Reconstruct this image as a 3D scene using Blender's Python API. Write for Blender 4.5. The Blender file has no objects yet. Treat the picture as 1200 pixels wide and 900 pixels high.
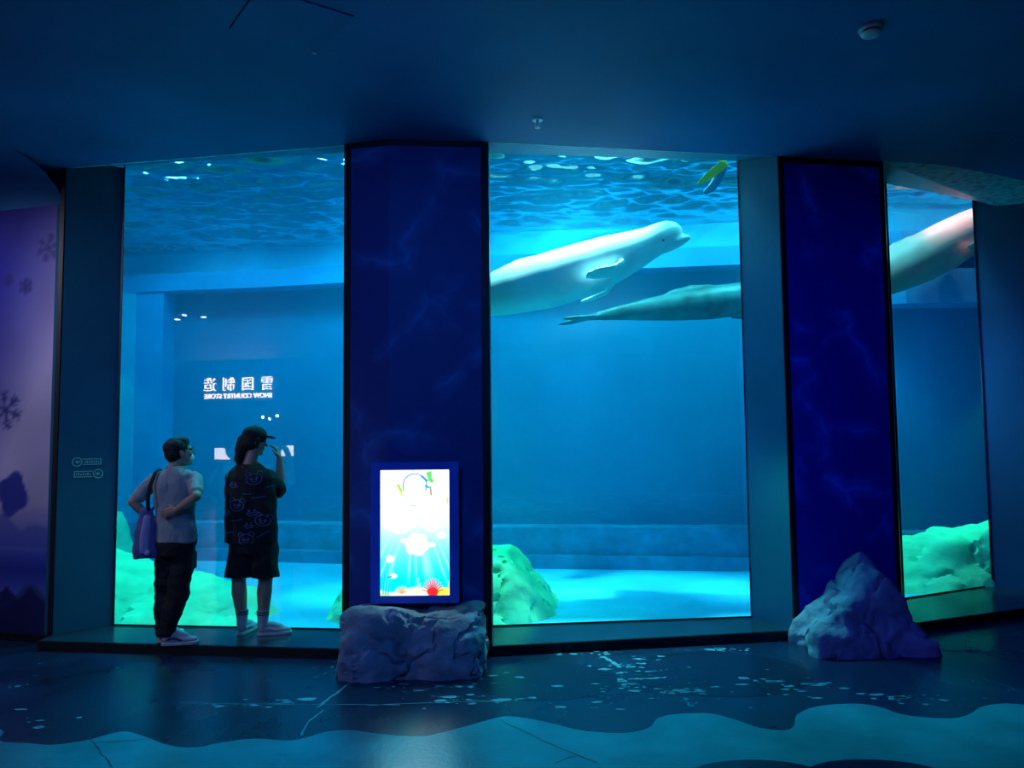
import bpy, bmesh, math, random
import numpy as np
from mathutils import Vector, Matrix, noise
from mathutils.bvhtree import BVHTree

scene = bpy.context.scene
COL = scene.collection
random.seed(7)
R = math.radians

# ------------------------------------------------------------------ camera
cam_d = bpy.data.cameras.new('camera')
cam_d.sensor_width = 36.0
cam_d.lens = 906 / 1200 * 36
cam_d.clip_end = 200
cam = bpy.data.objects.new('camera', cam_d)
COL.objects.link(cam)
_p = math.atan(62 / 906)
_f = Vector((0, math.cos(_p), math.sin(_p)))
_u0 = Vector((0, -math.sin(_p), math.cos(_p)))
_r = Vector((1, 0, 0)) * math.cos(0.01) - _u0 * math.sin(0.01)
_u = _u0 * math.cos(0.01) + Vector((1, 0, 0)) * math.sin(0.01)
_m = Matrix((_r, _u, -_f)).transposed().to_4x4()
_m.translation = (0, 0, 1.75)
cam.matrix_world = _m
scene.camera = cam

# ------------------------------------------------------------------ world, exposure, lights
world = bpy.data.worlds.new('world')
scene.world = world
world.use_nodes = True
world.node_tree.nodes['Background'].inputs[0].default_value = (0.0, 0.02, 0.06, 1)
world.node_tree.nodes['Background'].inputs[1].default_value = 0.05
vs = scene.view_settings
vs.view_transform = 'Standard'
vs.look = 'None'
vs.exposure = 0.28
vs.gamma = 1.0
vs.use_curve_mapping = False
scene.cycles.use_denoising = True
scene.cycles.max_bounces = 8
scene.cycles.diffuse_bounces = 5
scene.cycles.glossy_bounces = 4
scene.cycles.transparent_max_bounces = 16
scene.cycles.sample_clamp_indirect = 6.0


def spot(name, loc, target, power, color, angle=100, blend=0.6, size=0.15):
    d = bpy.data.lights.new(name, 'SPOT')
    d.energy = power
    d.color = color
    d.spot_size = R(angle)
    d.spot_blend = blend
    d.shadow_soft_size = size
    o = bpy.data.objects.new(name, d)
    COL.objects.link(o)
    o.location = loc
    o.rotation_euler = (Vector(target) - Vector(loc)).to_track_quat('-Z', 'Y').to_euler()
    return o


TP = 1.3
GREEN = (0.02, 1.0, 0.46)
TANK = (0.05, 0.74, 1.0)
TANK2 = (0.12, 0.88, 0.94)
# floodlights hung above the water of the tank
for x, y, pw, c in ((-4.4, 9.3, 1000, TANK), (-1.9, 9.2, 1100, TANK), (0.7, 8.9, 1400, TANK2), (3.2, 8.6, 1000, TANK2), (6.9, 9.15, 600, TANK2)):
    spot('tank_floodlight', (x, y, 6.6), (x, y, 0), pw * TP, c, 104, 0.5, 0.25)
# green underwater lamps on the tank side of the jambs and of the pillar, aimed at the rocks; last two added to tint the jambs
for loc, tgt, pw, ang, c in (((-4.3, 8.3, 2.5), (-3.2, 7.9, 0.1), 62, 95, GREEN), ((-0.55, 8.35, 2.8), (-0.35, 7.8, 0.3), 190, 80, GREEN), ((5.75, 9.12, 2.3), (4.8, 8.75, 0.2), 75, 70, GREEN),
                             ((-1.25, 7.35, 1.0), (-3.95, 6.95, 0.45), 48, 60, GREEN), ((-0.35, 7.35, 1.2), (2.4, 7.05, 0.5), 60, 55, (0.02, 0.85, 0.75))):
    spot('rock_jamb_floodlight', loc, tgt, pw, c, ang, 0.8, 0.05)
spot('tank_wall_fill', (4.0, 8.6, 2.4), (5.8, 9.9, 1.9), 60, (0.08, 0.55, 1.0), 130, 0.8, 0.05)  # unseen lamp added to brighten the wall in the third window
# narrow beams: over the large beluga, onto the tank floor, and a rosy one over the third window
spot('tank_beam', (0.6, 8.55, 6.6), (0.75, 8.35, 3.5), 4200, (0.55, 1.0, 0.98), 44, 0.8, 0.1)
spot('tank_beam', (1.0, 9.0, 6.6), (0.75, 8.75, 0), 9000, (0.5, 0.95, 1.0), 8, 0.9, 0.1)
spot('tank_beam', (-2.0, 9.0, 6.6), (-2.0, 8.9, 0), 3600, (0.3, 0.85, 1.0), 15, 0.9, 0.1)
spot('tank_beam', (2.7, 9.0, 6.6), (2.6, 8.9, 0), 3000, (0.3, 0.85, 1.0), 15, 0.9, 0.1)
spot('tank_rosy_beam', (5.25, 9.05, 6.6), (5.35, 9.1, 4.2), 1200, (1.0, 0.24, 0.22), 28, 0.8, 0.1)
# unseen blue lamps added behind the viewer to light the pillar faces
spot('hall_blue_fill', (-0.9, 0.6, 4.05), (-0.9, 6.4, 1.4), 220, (0.015, 0.20, 1.0), 70, 0.9, 0.04)
spot('hall_blue_fill', (-0.3, 0.6, 4.05), (2.9, 6.8, 1.6), 330, (0.02, 0.05, 1.0), 46, 0.9, 0.04)
# cool white hall spot that falls on the visitors, violet spot on the mural
spot('visitor_spot', (-2.2, 2.2, 4.05), (-2.5, 6.5, 1.0), 42, (0.45, 0.7, 1.0), 40, 0.9, 0.04)
spot('mural_spot', (-5.6, 4.9, 4.12), (-4.5, 7.0, 1.7), 120, (0.78, 0.72, 1.0), 95, 0.9, 0.03)


# ------------------------------------------------------------------ materials
def srgb(r, g, b):
    f = lambda c: (c / 255 / 12.92) if c / 255 <= 0.04045 else ((c / 255 + 0.055) / 1.055) ** 2.4
    return (f(r), f(g), f(b), 1.0)


class NT:
    def __init__(self, name):
        self.m = bpy.data.materials.new(name)
        self.m.use_nodes = True
        self.t = self.m.node_tree
        self.b = self.t.nodes['Principled BSDF']
        self.out = self.t.nodes['Material Output']

    def n(self, kind, **kw):
        nd = self.t.nodes.new(kind)
        for k, v in kw.items():
            setattr(nd, k, v)
        return nd

    def l(self, a, b):
        self.t.links.new(a, b)


def ramp(t, fac, stops):
    cr = t.n('ShaderNodeValToRGB')
    els = cr.color_ramp.elements
    while len(els) < len(stops):
        els.new(0.5)
    for e, (p, c) in zip(els, stops):
        e.position = p
        e.color = c if len(c) == 4 else (*c, 1)
    t.l(fac, cr.inputs[0])
    return cr.outputs[0]


def paint(name, color, rough=0.5, var=0.25, scale=6.0, bump=0.0, bscale=40.0, spec=0.5, metal=0.0):
    """painted or natural surface: slightly mottled colour and fine relief"""
    t = NT(name)
    tc = t.n('ShaderNodeTexCoord')
    nz = t.n('ShaderNodeTexNoise')
    nz.inputs['Scale'].default_value = scale
    nz.inputs['Detail'].default_value = 4
    t.l(tc.outputs['Object'], nz.inputs['Vector'])
    c = color[:3]
    lo = tuple(v * (1 - var) for v in c)
    hi = tuple(min(1, v * (1 + var)) for v in c)
    t.l(ramp(t, nz.outputs['Fac'], [(0.3, lo), (0.7, hi)]), t.b.inputs['Base Color'])
    t.b.inputs['Roughness'].default_value = rough
    t.b.inputs['Specular IOR Level'].default_value = spec
    t.b.inputs['Metallic'].default_value = metal
    if bump:
        n2 = t.n('ShaderNodeTexNoise')
        n2.inputs['Scale'].default_value = bscale
        n2.inputs['Detail'].default_value = 5
        t.l(tc.outputs['Object'], n2.inputs['Vector'])
        bp = t.n('ShaderNodeBump')
        bp.inputs['Strength'].default_value = bump
        bp.inputs['Distance'].default_value = 0.02
        t.l(n2.outputs['Fac'], bp.inputs['Height'])
        t.l(bp.outputs[0], t.b.inputs['Normal'])
    return t.m


def emit(name, color, strength):
    t = NT(name)
    t.b.inputs['Base Color'].default_value = (0.02, 0.02, 0.02, 1)
    t.b.inputs['Emission Color'].default_value = (*color[:3], 1)
    t.b.inputs['Emission Strength'].default_value = strength
    return t.m


def attr_mat(name, strength=None, rough=0.6):
    """colour read from the print stored on the mesh; a lit screen when strength is given"""
    t = NT(name)
    a = t.n('ShaderNodeAttribute', attribute_name='print')
    if strength is None:
        t.l(a.outputs['Color'], t.b.inputs['Base Color'])
        t.b.inputs['Roughness'].default_value = rough
    else:
        t.b.inputs['Base Color'].default_value = (0.01, 0.01, 0.01, 1)
        t.b.inputs['Roughness'].default_value = 0.2
        t.l(a.outputs['Color'], t.b.inputs['Emission Color'])
        t.b.inputs['Emission Strength'].default_value = strength
    return t.m


def pane_mat():
    t = NT('acrylic_pane')
    tr = t.n('ShaderNodeBsdfTransparent')
    tr.inputs[0].default_value = (0.93, 0.99, 1.0, 1)
    gl = t.n('ShaderNodeBsdfGlossy')
    gl.inputs['Roughness'].default_value = 0.0
    # Schlick reflectance of one acrylic face
    lw = t.n('ShaderNodeLayerWeight')
    lw.inputs['Blend'].default_value = 0.5
    pw = t.n('ShaderNodeMath', operation='POWER')
    pw.inputs[1].default_value = 5.0
    t.l(lw.outputs['Facing'], pw.inputs[0])
    sc = t.n('ShaderNodeMath', operation='MULTIPLY_ADD')
    sc.inputs[1].default_value = 0.94
    sc.inputs[2].default_value = 0.06
    t.l(pw.outputs[0], sc.inputs[0])
    mx = t.n('ShaderNodeMixShader')
    t.l(sc.outputs[0], mx.inputs[0])
    t.l(tr.outputs[0], mx.inputs[1])
    t.l(gl.outputs[0], mx.inputs[2])
    t.l(mx.outputs[0], t.out.inputs[0])
    return t.m


def water_mat():
    t = NT('rippled_water')
    tr = t.n('ShaderNodeBsdfTransparent')
    tr.inputs[0].default_value = (0.75, 0.97, 1.0, 1)
    gl = t.n('ShaderNodeBsdfGlossy')
    gl.inputs['Color'].default_value = (0.55, 0.95, 1.0, 1)
    gl.inputs['Roughness'].default_value = 0.04
    rf = t.n('ShaderNodeBsdfRefraction')
    rf.inputs['IOR'].default_value = 1.33
    rf.inputs['Roughness'].default_value = 0.05
    m1 = t.n('ShaderNodeMixShader')
    m1.inputs[0].default_value = 0.45
    t.l(tr.outputs[0], m1.inputs[1])
    t.l(rf.outputs[0], m1.inputs[2])
    lw = t.n('ShaderNodeLayerWeight')
    lw.inputs['Blend'].default_value = 0.35
    mx = t.n('ShaderNodeMixShader')
    t.l(lw.outputs['Facing'], mx.inputs[0])
    t.l(m1.outputs[0], mx.inputs[1])
    t.l(gl.outputs[0], mx.inputs[2])
    t.l(mx.outputs[0], t.out.inputs[0])
    return t.m


def floor_mat():
    t = NT('navy_floor_paint')
    tc = t.n('ShaderNodeTexCoord')
    mp = t.n('ShaderNodeMapping')
    mp.inputs['Scale'].default_value = (1.0, 0.55, 1.0)
    t.l(tc.outputs['Object'], mp.inputs[0])
    n1 = t.n('ShaderNodeTexNoise')
    n1.inputs['Scale'].default_value = 1.6
    n1.inputs['Detail'].default_value = 5
    t.l(mp.outputs[0], n1.inputs[0])
    base = ramp(t, n1.outputs['Fac'], [(0.3, (0.003, 0.022, 0.062)), (0.7, (0.005, 0.034, 0.09))])
    # worn flakes of bare screed, gathered in patches
    n2 = t.n('ShaderNodeTexNoise')
    n2.inputs['Scale'].default_value = 11
    n2.inputs['Detail'].default_value = 7
    n2.inputs['Roughness'].default_value = 0.62
    t.l(mp.outputs[0], n2.inputs[0])
    n3 = t.n('ShaderNodeTexNoise')
    n3.inputs['Scale'].default_value = 1.1
    t.l(mp.outputs[0], n3.inputs[0])
    add = t.n('ShaderNodeMath', operation='ADD')
    t.l(n2.outputs['Fac'], add.inputs[0])
    ms = t.n('ShaderNodeMath', operation='MULTIPLY')
    ms.inputs[1].default_value = 0.55
    t.l(n3.outputs['Fac'], ms.inputs[0])
    t.l(ms.outputs[0], add.inputs[1])
    fl = ramp(t, add.outputs[0], [(0.985, (0, 0, 0)), (1.0, (1, 1, 1))])
    mx = t.n('ShaderNodeMixRGB')
    t.l(fl, mx.inputs[0])
    t.l(base, mx.inputs[1])
    mx.inputs[2].default_value = (0.07, 0.26, 0.40, 1)
    t.l(mx.outputs[0], t.b.inputs['Base Color'])
    rr = ramp(t, n1.outputs['Fac'], [(0.3, (0.22, 0.22, 0.22)), (0.75, (0.38, 0.38, 0.38))])
    t.l(rr, t.b.inputs['Roughness'])
    bp = t.n('ShaderNodeBump')
    bp.inputs['Strength'].default_value = 0.08
    t.l(n2.outputs['Fac'], bp.inputs['Height'])
    t.l(bp.outputs[0], t.b.inputs['Normal'])
    return t.m


def vein_net(name, base, vein, scale, seed):
    """deep blue base with a net of paler lines"""
    t = NT(name)
    tc = t.n('ShaderNodeTexCoord')
    mp = t.n('ShaderNodeMapping')
    mp.inputs['Location'].default_value = (seed, seed * 0.37, seed * 0.7)
    t.l(tc.outputs['Object'], mp.inputs[0])
    nz = t.n('ShaderNodeTexNoise')
    nz.inputs['Scale'].default_value = 1.8
    nz.inputs['Detail'].default_value = 3
    t.l(mp.outputs[0], nz.inputs[0])
    mv = t.n('ShaderNodeMixRGB', blend_type='ADD')
    mv.inputs[0].default_value = 0.55
    t.l(mp.outputs[0], mv.inputs[1])
    t.l(nz.outputs['Color'], mv.inputs[2])
    vo = t.n('ShaderNodeTexVoronoi', feature='DISTANCE_TO_EDGE')
    vo.inputs['Scale'].default_value = scale
    t.l(mv.outputs[0], vo.inputs['Vector'])
    ln = ramp(t, vo.outputs['Distance'], [(0.0, (1, 1, 1)), (0.035, (0.5, 0.5, 0.5)), (0.16, (0, 0, 0))])
    n2 = t.n('ShaderNodeTexNoise')
    n2.inputs['Scale'].default_value = 2.6
    t.l(mp.outputs[0], n2.inputs[0])
    f2 = ramp(t, n2.outputs['Fac'], [(0.42, (0, 0, 0)), (0.68, (1, 1, 1))])
    mu = t.n('ShaderNodeMath', operation='MULTIPLY')
    t.l(ln, mu.inputs[0])
    t.l(f2, mu.inputs[1])
    mx = t.n('ShaderNodeMixRGB')
    t.l(mu.outputs[0], mx.inputs[0])
    mx.inputs[1].default_value = (*base, 1)
    mx.inputs[2].default_value = (*vein, 1)
    t.l(mx.outputs[0], t.b.inputs['Base Color'])
    t.b.inputs['Roughness'].default_value = 0.55
    return t.m


M = {}
M['floor'] = floor_mat()
M['teal_paint'] = paint('teal_floor_paint', (0.018, 0.30, 0.40), 0.26, 0.2, 2.5, 0.1, 30)
M['navy_spot'] = paint('navy_spot_paint', (0.002, 0.012, 0.04), 0.3, 0.15, 2.5, 0.05, 30)
M['scratch'] = paint('scratched_screed', (0.09, 0.33, 0.44), 0.6)
M['crack'] = paint('dark_floor_joint', (0.002, 0.02, 0.04), 0.6)
M['ceiling'] = paint('dark_blue_ceiling_paint', (0.024, 0.175, 0.46), 0.6, 0.2, 0.7, 0.12, 8)
M['soffit'] = paint('rough_plaster_soffit', (0.25, 0.70, 0.80), 0.7, 0.5, 14, 0.8, 30)
M['header'] = paint('smooth_header_paint', (0.03, 0.16, 0.28), 0.5, 0.12, 2)
M['jamb'] = paint('satin_blue_metal_jamb', (0.014, 0.13, 0.24), 0.38, 0.12, 1.5, 0.03, 60)
M['black'] = paint('black_edge_trim', (0.002, 0.003, 0.010), 0.5)
M['ledge'] = paint('dark_ledge_stone', (0.012, 0.05, 0.075), 0.22, 0.2, 3)
M['hall_wall'] = paint('dark_hall_wall', (0.008, 0.02, 0.05), 0.7)
M['panel_a'] = vein_net('pillar_vein_navy', (0.010, 0.045, 0.27), (0.035, 0.19, 0.62), 1.35, 3.1)
M['panel_b'] = vein_net('pillar_vein_royal', (0.005, 0.008, 0.38), (0.04, 0.16, 0.95), 1.5, 11.3)
M['tank_wall'] = paint('blue_tank_paint', (0.004, 0.27, 0.62), 0.6, 0.1, 1.2)
M['tank_upper'] = paint('pale_blue_tank_paint', (0.02, 0.42, 0.72), 0.6, 0.12, 1.5)
M['tank_dark'] = paint('dark_tank_window', (0.003, 0.17, 0.37), 0.25, 0.08, 0.8)  # blue veil of the water put into the dark window's colour
M['tank_curb'] = paint('tank_curb_paint', (0.01, 0.22, 0.42), 0.6, 0.3, 5)
M['tank_floor'] = paint('pale_tank_floor', (0.02, 0.50, 0.80), 0.6, 0.2, 0.9)
M['pane'] = pane_mat()
M['water'] = water_mat()
M['tank_above'] = paint('dark_wall_above_water', (0.002, 0.05, 0.11), 0.7)  # shade put into this wall colour so the ripples read darker
M['beluga_dim'] = paint('dimmed_beluga_skin', (0.024, 0.10, 0.11), 0.5, 0.8, 5)  # far-off dimness and caustic mottling put into the skin colour
M['tank_rock'] = paint('green_lit_tank_rock', (0.14, 0.78, 0.46), 0.8, 0.22, 3.0, 0.4, 14)  # green of the lamps also put into the rock colour
M['rock'] = paint('grey_fibre_rock', (0.30, 0.32, 0.40), 0.75, 0.35, 4, 0.7, 22)
M['beluga'] = paint('white_beluga_skin', (0.80, 0.88, 0.90), 0.45, 0.06, 3)
M['beluga_rosy_lit'] = paint('rosy_lit_beluga_skin', (0.95, 0.42, 0.40), 0.45, 0.12, 2)  # rosy highlight of the back put into the whole skin colour
M['eye'] = paint('dark_eye', (0.01, 0.01, 0.015), 0.2)
M['fin'] = paint('yellow_rubber', (1.0, 0.66, 0.02), 0.45, 0.1)
M['fin_mirrored'] = paint('fin_reflection_blue', (0.05, 0.25, 0.5), 0.5, 0.1)
M['bezel'] = paint('blue_kiosk_casing', (0.05, 0.13, 0.80), 0.35, 0.1)
M['white_plastic'] = paint('white_plastic', (0.75, 0.78, 0.80), 0.45, 0.05)
M['chrome'] = paint('brushed_metal', (0.5, 0.55, 0.6), 0.3, 0.05, metal=0.9)
M['decal'] = paint('pale_decal_vinyl', (0.30, 0.62, 0.66), 0.5, 0.1)
M['skin'] = paint('skin', (0.42, 0.26, 0.19), 0.55, 0.1)
M['hair'] = paint('black_hair', (0.005, 0.005, 0.007), 0.7, 0.3, 40, 0.4, 120)
M['polo'] = paint('grey_polo_cotton', (0.28, 0.31, 0.34), 0.85, 0.08, 8, 0.3, 90)
M['black_cotton'] = paint('black_cotton', (0.006, 0.007, 0.011), 0.85, 0.2, 8, 0.3, 90)
M['shirt_print'] = paint('pale_blue_shirt_print', (0.09, 0.12, 0.30), 0.8)
M['shoe_white'] = paint('white_sneaker', (0.42, 0.45, 0.5), 0.6, 0.12, 12)
M['shoe_grey'] = paint('dark_sneaker_panel', (0.03, 0.035, 0.05), 0.6, 0.2, 12)
M['sock'] = paint('white_sock', (0.42, 0.44, 0.5), 0.9, 0.08)
M['bag'] = paint('lavender_canvas', (0.14, 0.13, 0.36), 0.85, 0.1, 8, 0.3, 80)
M['bag_pale'] = paint('pale_canvas_pocket', (0.36, 0.34, 0.62), 0.85, 0.1, 8)
M['mask'] = paint('pale_face_mask', (0.45, 0.55, 0.6), 0.8)
M['sign_light'] = emit('lit_sign_face', (1.0, 0.90, 0.70), 9)
M['sign_blue'] = emit('lit_screen_white', (0.95, 0.85, 0.8), 6)
M['lamp_white'] = emit('downlight_lens', (1.0, 0.95, 0.85), 30)


# ------------------------------------------------------------------ mesh helpers
def tag(o, label=None, cat=None, group=None, kind=None):
    if label:
        o['label'] = label
    if cat:
        o['category'] = cat
    if group:
        o['group'] = group
    if kind:
        o['kind'] = kind
    return o


def link(name, me, mat=None, parent=None):
    o = bpy.data.objects.new(name, me)
    COL.objects.link(o)
    if mat is not None and me is not None:
        me.materials.clear()
        me.materials.append(M[mat] if isinstance(mat, str) else mat)
    if parent is not None:
        o.parent = parent
    return o


def empty(name, loc=(0, 0, 0), rz=0.0):
    o = bpy.data.objects.new(name, None)
    o.empty_display_size = 0.1
    COL.objects.link(o)
    o.location = loc
    o.rotation_euler = (0, 0, rz)
    return o


def smooth(me, angle=None):
    me.polygons.foreach_set('use_smooth', [True] * len(me.polygons))
    if angle is not None:
        me.set_sharp_from_angle(angle=R(angle))
    me.update()
    return me


class MB:
    def __init__(self):
        self.v = []
        self.f = []

    def add(self, vs_, fs):
        n = len(self.v)
        self.v += [tuple(p) for p in vs_]
        self.f += [tuple(i + n for i in q) for q in fs]
        return self

    def box(self, x0, y0, z0, x1, y1, z1):
        return self.add([(x0, y0, z0), (x1, y0, z0), (x1, y1, z0), (x0, y1, z0),
                         (x0, y0, z1), (x1, y0, z1), (x1, y1, z1), (x0, y1, z1)],
                        [(0, 3, 2, 1), (4, 5, 6, 7), (0, 1, 5, 4), (1, 2, 6, 5), (2, 3, 7, 6), (3, 0, 4, 7)])

    def prism(self, poly, z0, z1):
        """poly: (x, y) or (x, y, ztop); extruded upright"""
        n = len(poly)
        a = sum(poly[i][0] * poly[(i + 1) % n][1] - poly[(i + 1) % n][0] * poly[i][1] for i in range(n))
        if a < 0:
            poly = poly[::-1]
        b = [(p[0], p[1], z0) for p in poly]
        t = [(p[0], p[1], p[2] if len(p) > 2 else z1) for p in poly]
        return self.add(b + t, [tuple(range(n))[::-1], tuple(range(n, 2 * n))] +
                        [(i, (i + 1) % n, n + (i + 1) % n, n + i) for i in range(n)])

    def loft(self, secs, n=20, cap=True):
        """secs: (centre, axis_u, axis_v, ru, rv)"""
        vs_ = []
        for c, u, w, ru, rv in secs:
            c, u, w = Vector(c), Vector(u), Vector(w)
            for k in range(n):
                a = 2 * math.pi * k / n
                vs_.append(tuple(c + u * (ru * math.cos(a)) + w * (rv * math.sin(a))))
        fs = []
        for s in range(len(secs) - 1):
            for k in range(n):
                fs.append((s * n + k, s * n + (k + 1) % n, (s + 1) * n + (k + 1) % n, (s + 1) * n + k))
        if cap:
            fs.append(tuple(range(n))[::-1])
            fs.append(tuple(range((len(secs) - 1) * n, len(secs) * n)))
        return self.add(vs_, fs)

    def limb(self, pts, radii, n=16, flat=1.0, hint=(0, 1, 0)):
        """tapered round tube through the points with rounded ends; flat squashes it along the hint"""
        pts = [Vector(p) for p in pts]
        secs = []
        hint = Vector(hint)
        m = len(pts)
        for i in range(m):
            if i == 0:
                d = pts[1] - pts[0]
            elif i == m - 1:
                d = pts[-1] - pts[-2]
            else:
                d = (pts[i + 1] - pts[i]).normalized() + (pts[i] - pts[i - 1]).normalized()
            d.normalize()
            w = hint - d * hint.dot(d)
            if w.length < 1e-3:
                w = Vector((1, 0, 0)) - d * d.x
            w.normalize()
            u = w.cross(d)
            r = radii[i]
            if i == 0:
                for q in (0.95, 0.75, 0.4):
                    s = math.sqrt(max(0, 1 - q * q))
                    secs.append((pts[0] - d * r * q * min(1, flat * 1.2), u, w, r * s, r * s * flat))
            secs.append((pts[i], u, w, r, r * flat))
            if i == m - 1:
                for q in (0.4, 0.75, 0.95):
                    s = math.sqrt(max(0, 1 - q * q))
                    secs.append((pts[-1] + d * r * q * min(1, flat * 1.2), u, w, r * s, r * s * flat))
        return self.loft(secs, n)

    def ball(self, c, r, rot=None, n=16, m=10):
        """ellipsoid; r = (rx, ry, rz), rot = Matrix 3x3"""
        c = Vector(c)
        vs_, fs = [], []
        rot = rot or Matrix.Identity(3)
        for i in range(1, m):
            t = math.pi * i / m
            for k in range(n):
                a = 2 * math.pi * k / n
                q = Vector((r[0] * math.sin(t) * math.cos(a), r[1] * math.sin(t) * math.sin(a), r[2] * math.cos(t)))
                vs_.append(tuple(c + rot @ q))
        vs_.append(tuple(c + rot @ Vector((0, 0, r[2]))))
        vs_.append(tuple(c + rot @ Vector((0, 0, -r[2]))))
        T, B = len(vs_) - 2, len(vs_) - 1
        for i in range(m - 2):
            for k in range(n):
                fs.append((i * n + k, (i + 1) * n + k, (i + 1) * n + (k + 1) % n, i * n + (k + 1) % n))
        for k in range(n):
            fs.append((T, k, (k + 1) % n))
            fs.append((B, (m - 2) * n + (k + 1) % n, (m - 2) * n + k))
        return self.add(vs_, fs)

    def lathe(self, prof, n=24, c=(0, 0, 0)):
        secs = [((c[0], c[1], c[2] + z), (1, 0, 0), (0, 1, 0), r, r) for r, z in prof]
        return self.loft(secs, n)

    def mesh(self, name):
        me = bpy.data.meshes.new(name)
        me.from_pydata(self.v, [], self.f)
        me.update()
        return me

    def build(self, name, mat, parent=None, sm=None, bevel=0.0):
        me = self.mesh(name)
        if bevel:
            bm = bmesh.new()
            bm.from_mesh(me)
            bmesh.ops.bevel(bm, geom=[e for e in bm.edges if len(e.link_faces) == 2 and e.calc_face_angle() > 0.5],
                            offset=bevel, segments=2, affect='EDGES', profile=0.5)
            bm.to_mesh(me)
            bm.free()
        if sm is not None:
            smooth(me, sm if sm else None)
        return link(name, me, mat, parent)


def fuse(mb, name, mat, parent, voxel=0.006, smooth_it=4, fac=0.5):
    """overlapping closed shapes -> one continuous skin"""
    me = mb.mesh('tmp')
    o = bpy.data.objects.new('tmp', me)
    COL.objects.link(o)
    r = o.modifiers.new('r', 'REMESH')
    r.mode = 'VOXEL'
    r.voxel_size = voxel
    if smooth_it:
        s = o.modifiers.new('s', 'SMOOTH')
        s.factor = fac
        s.iterations = smooth_it
    dg = bpy.context.evaluated_depsgraph_get()
    out = bpy.data.meshes.new_from_object(o.evaluated_get(dg))
    bpy.data.objects.remove(o)
    bpy.data.meshes.remove(me)
    out.name = name
    smooth(out)
    return link(name, out, mat, parent)


def flat_poly(name, pts, z, mat, parent=None, thick=0.0012):
    return MB().prism(pts, z, z + thick).build(name, mat, parent)


# ------------------------------------------------------------------ hall: floor with painted shapes
CEIL = 4.22
floor = MB().prism([(-17, -8.2), (10, -8.2), (10, 8.6), (5.2, 8.5), (2.2, 7.1), (-0.2, 6.9), (-3.7, 7.1), (-5.2, 7.3), (-17, 9.6)], -0.12, 0.0).build('floor', 'floor')
tag(floor, 'glossy dark navy painted floor of the hall with teal wave pattern', 'floor', kind='structure')

wave = [(-7.5, 4.9), (-6.6, 4.62), (-5.8, 4.8), (-5.0, 4.6), (-4.3, 4.72), (-3.6, 4.9), (-3.15, 4.85), (-3.03, 4.67), (-2.85, 4.63), (-2.68, 4.6), (-2.52, 4.66), (-2.38, 4.79), (-2.23, 4.73), (-1.98, 4.57), (-1.82, 4.54), (-1.7, 4.61),
        (-1.52, 4.66), (-1.29, 4.63), (-1.14, 4.75), (-1.0, 4.78), (-0.83, 4.72), (-0.67, 4.68), (-0.52, 4.68), (-0.33, 4.8), (-0.13, 4.95), (-0.02, 4.98), (0.19, 4.88), (0.39, 4.74), (0.63, 4.69), (0.8, 4.77), (0.88, 4.92), (1.0, 4.99),
        (1.22, 5.0), (1.35, 4.89), (1.46, 4.75), (1.6, 4.71), (1.68, 4.79), (1.76, 4.96), (1.93, 5.1), (2.19, 5.15), (2.33, 5.09), (2.42, 4.94), (2.65, 4.87), (2.81, 4.93), (2.98, 5.07), (3.14, 5.12), (3.27, 5.1), (3.7, 4.95), (4.3, 5.1), (5.2, 4.9), (6.5, 5.1)]


def spline(pts, k=5):
    out = []
    n = len(pts)
    for i in range(n - 1):
        p0, p1, p2, p3 = pts[max(i - 1, 0)], pts[i], pts[i + 1], pts[min(i + 2, n - 1)]
        for j in range(k):
            t = j / k
            out.append(tuple(0.5 * (2 * p1[a] + (p2[a] - p0[a]) * t + (2 * p0[a] - 5 * p1[a] + 4 * p2[a] - p3[a]) * t * t +
                                    (3 * p1[a] - p0[a] - 3 * p2[a] + p3[a]) * t ** 3) for a in range(len(p1))))
    out.append(tuple(pts[-1]))
    return out


wv = spline(wave, 5)
lower = [(x, 2.2 + 0.25 * math.sin(x * 1.3)) for x, _ in wv]
mbw = MB()
nw = len(wv)
mbw.add([(x, y, 0.0012) for x, y in wv] + [(x, y, 0.0012) for x, y in lower], [(i, nw + i, nw + i + 1, i + 1) for i in range(nw - 1)])
mbw.build('painted_wave', 'teal_paint', floor)


def ellipse(cx, cy, rx, ry, n=48, wob=0.0, ph=0.0):
    return [(cx + rx * math.cos(a) * (1 + wob * math.sin(3 * a + ph)), cy + ry * math.sin(a) * (1 + wob * math.sin(2 * a + ph)))
            for a in [2 * math.pi * k / n for k in range(n)]]


for cx, cy, rx, ry, z in ((1.50, 5.84, 0.66, 0.56, 0.0005), (0.22, 5.70, 0.52, 0.44, 0.0005), (1.25, 4.06, 0.36, 0.24, 0.0025), (1.86, 4.05, 0.38, 0.24, 0.0025)):
    flat_poly('painted_spot', ellipse(cx, cy, rx, ry, 56, 0.03, cx), z, 'navy_spot', floor, 0.0008)


def line_strip(name, pts, w, z, mat, jit=0.006):
    mb = MB()
    pts = spline([tuple(p) for p in pts], 8)
    vs_, fs = [], []
    rnd = random.Random(len(pts) + int(pts[0][0] * 100))
    for i, (x, y) in enumerate(pts):
        a = pts[max(i - 1, 0)]
        b = pts[min(i + 1, len(pts) - 1)]
        d = Vector((b[0] - a[0], b[1] - a[1])).normalized()
        ww = w * rnd.uniform(0.35, 1.0) / 2
        ox, oy = rnd.uniform(-jit, jit), rnd.uniform(-jit, jit)
        vs_ += [(x + ox - d.y * ww, y + oy + d.x * ww, z), (x + ox + d.y * ww, y + oy - d.x * ww, z)]
    fs = [(2 * i, 2 * i + 1, 2 * i + 3, 2 * i + 2) for i in range(len(pts) - 1)]
    return mb.add(vs_, fs).build(name, mat, floor)


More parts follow.
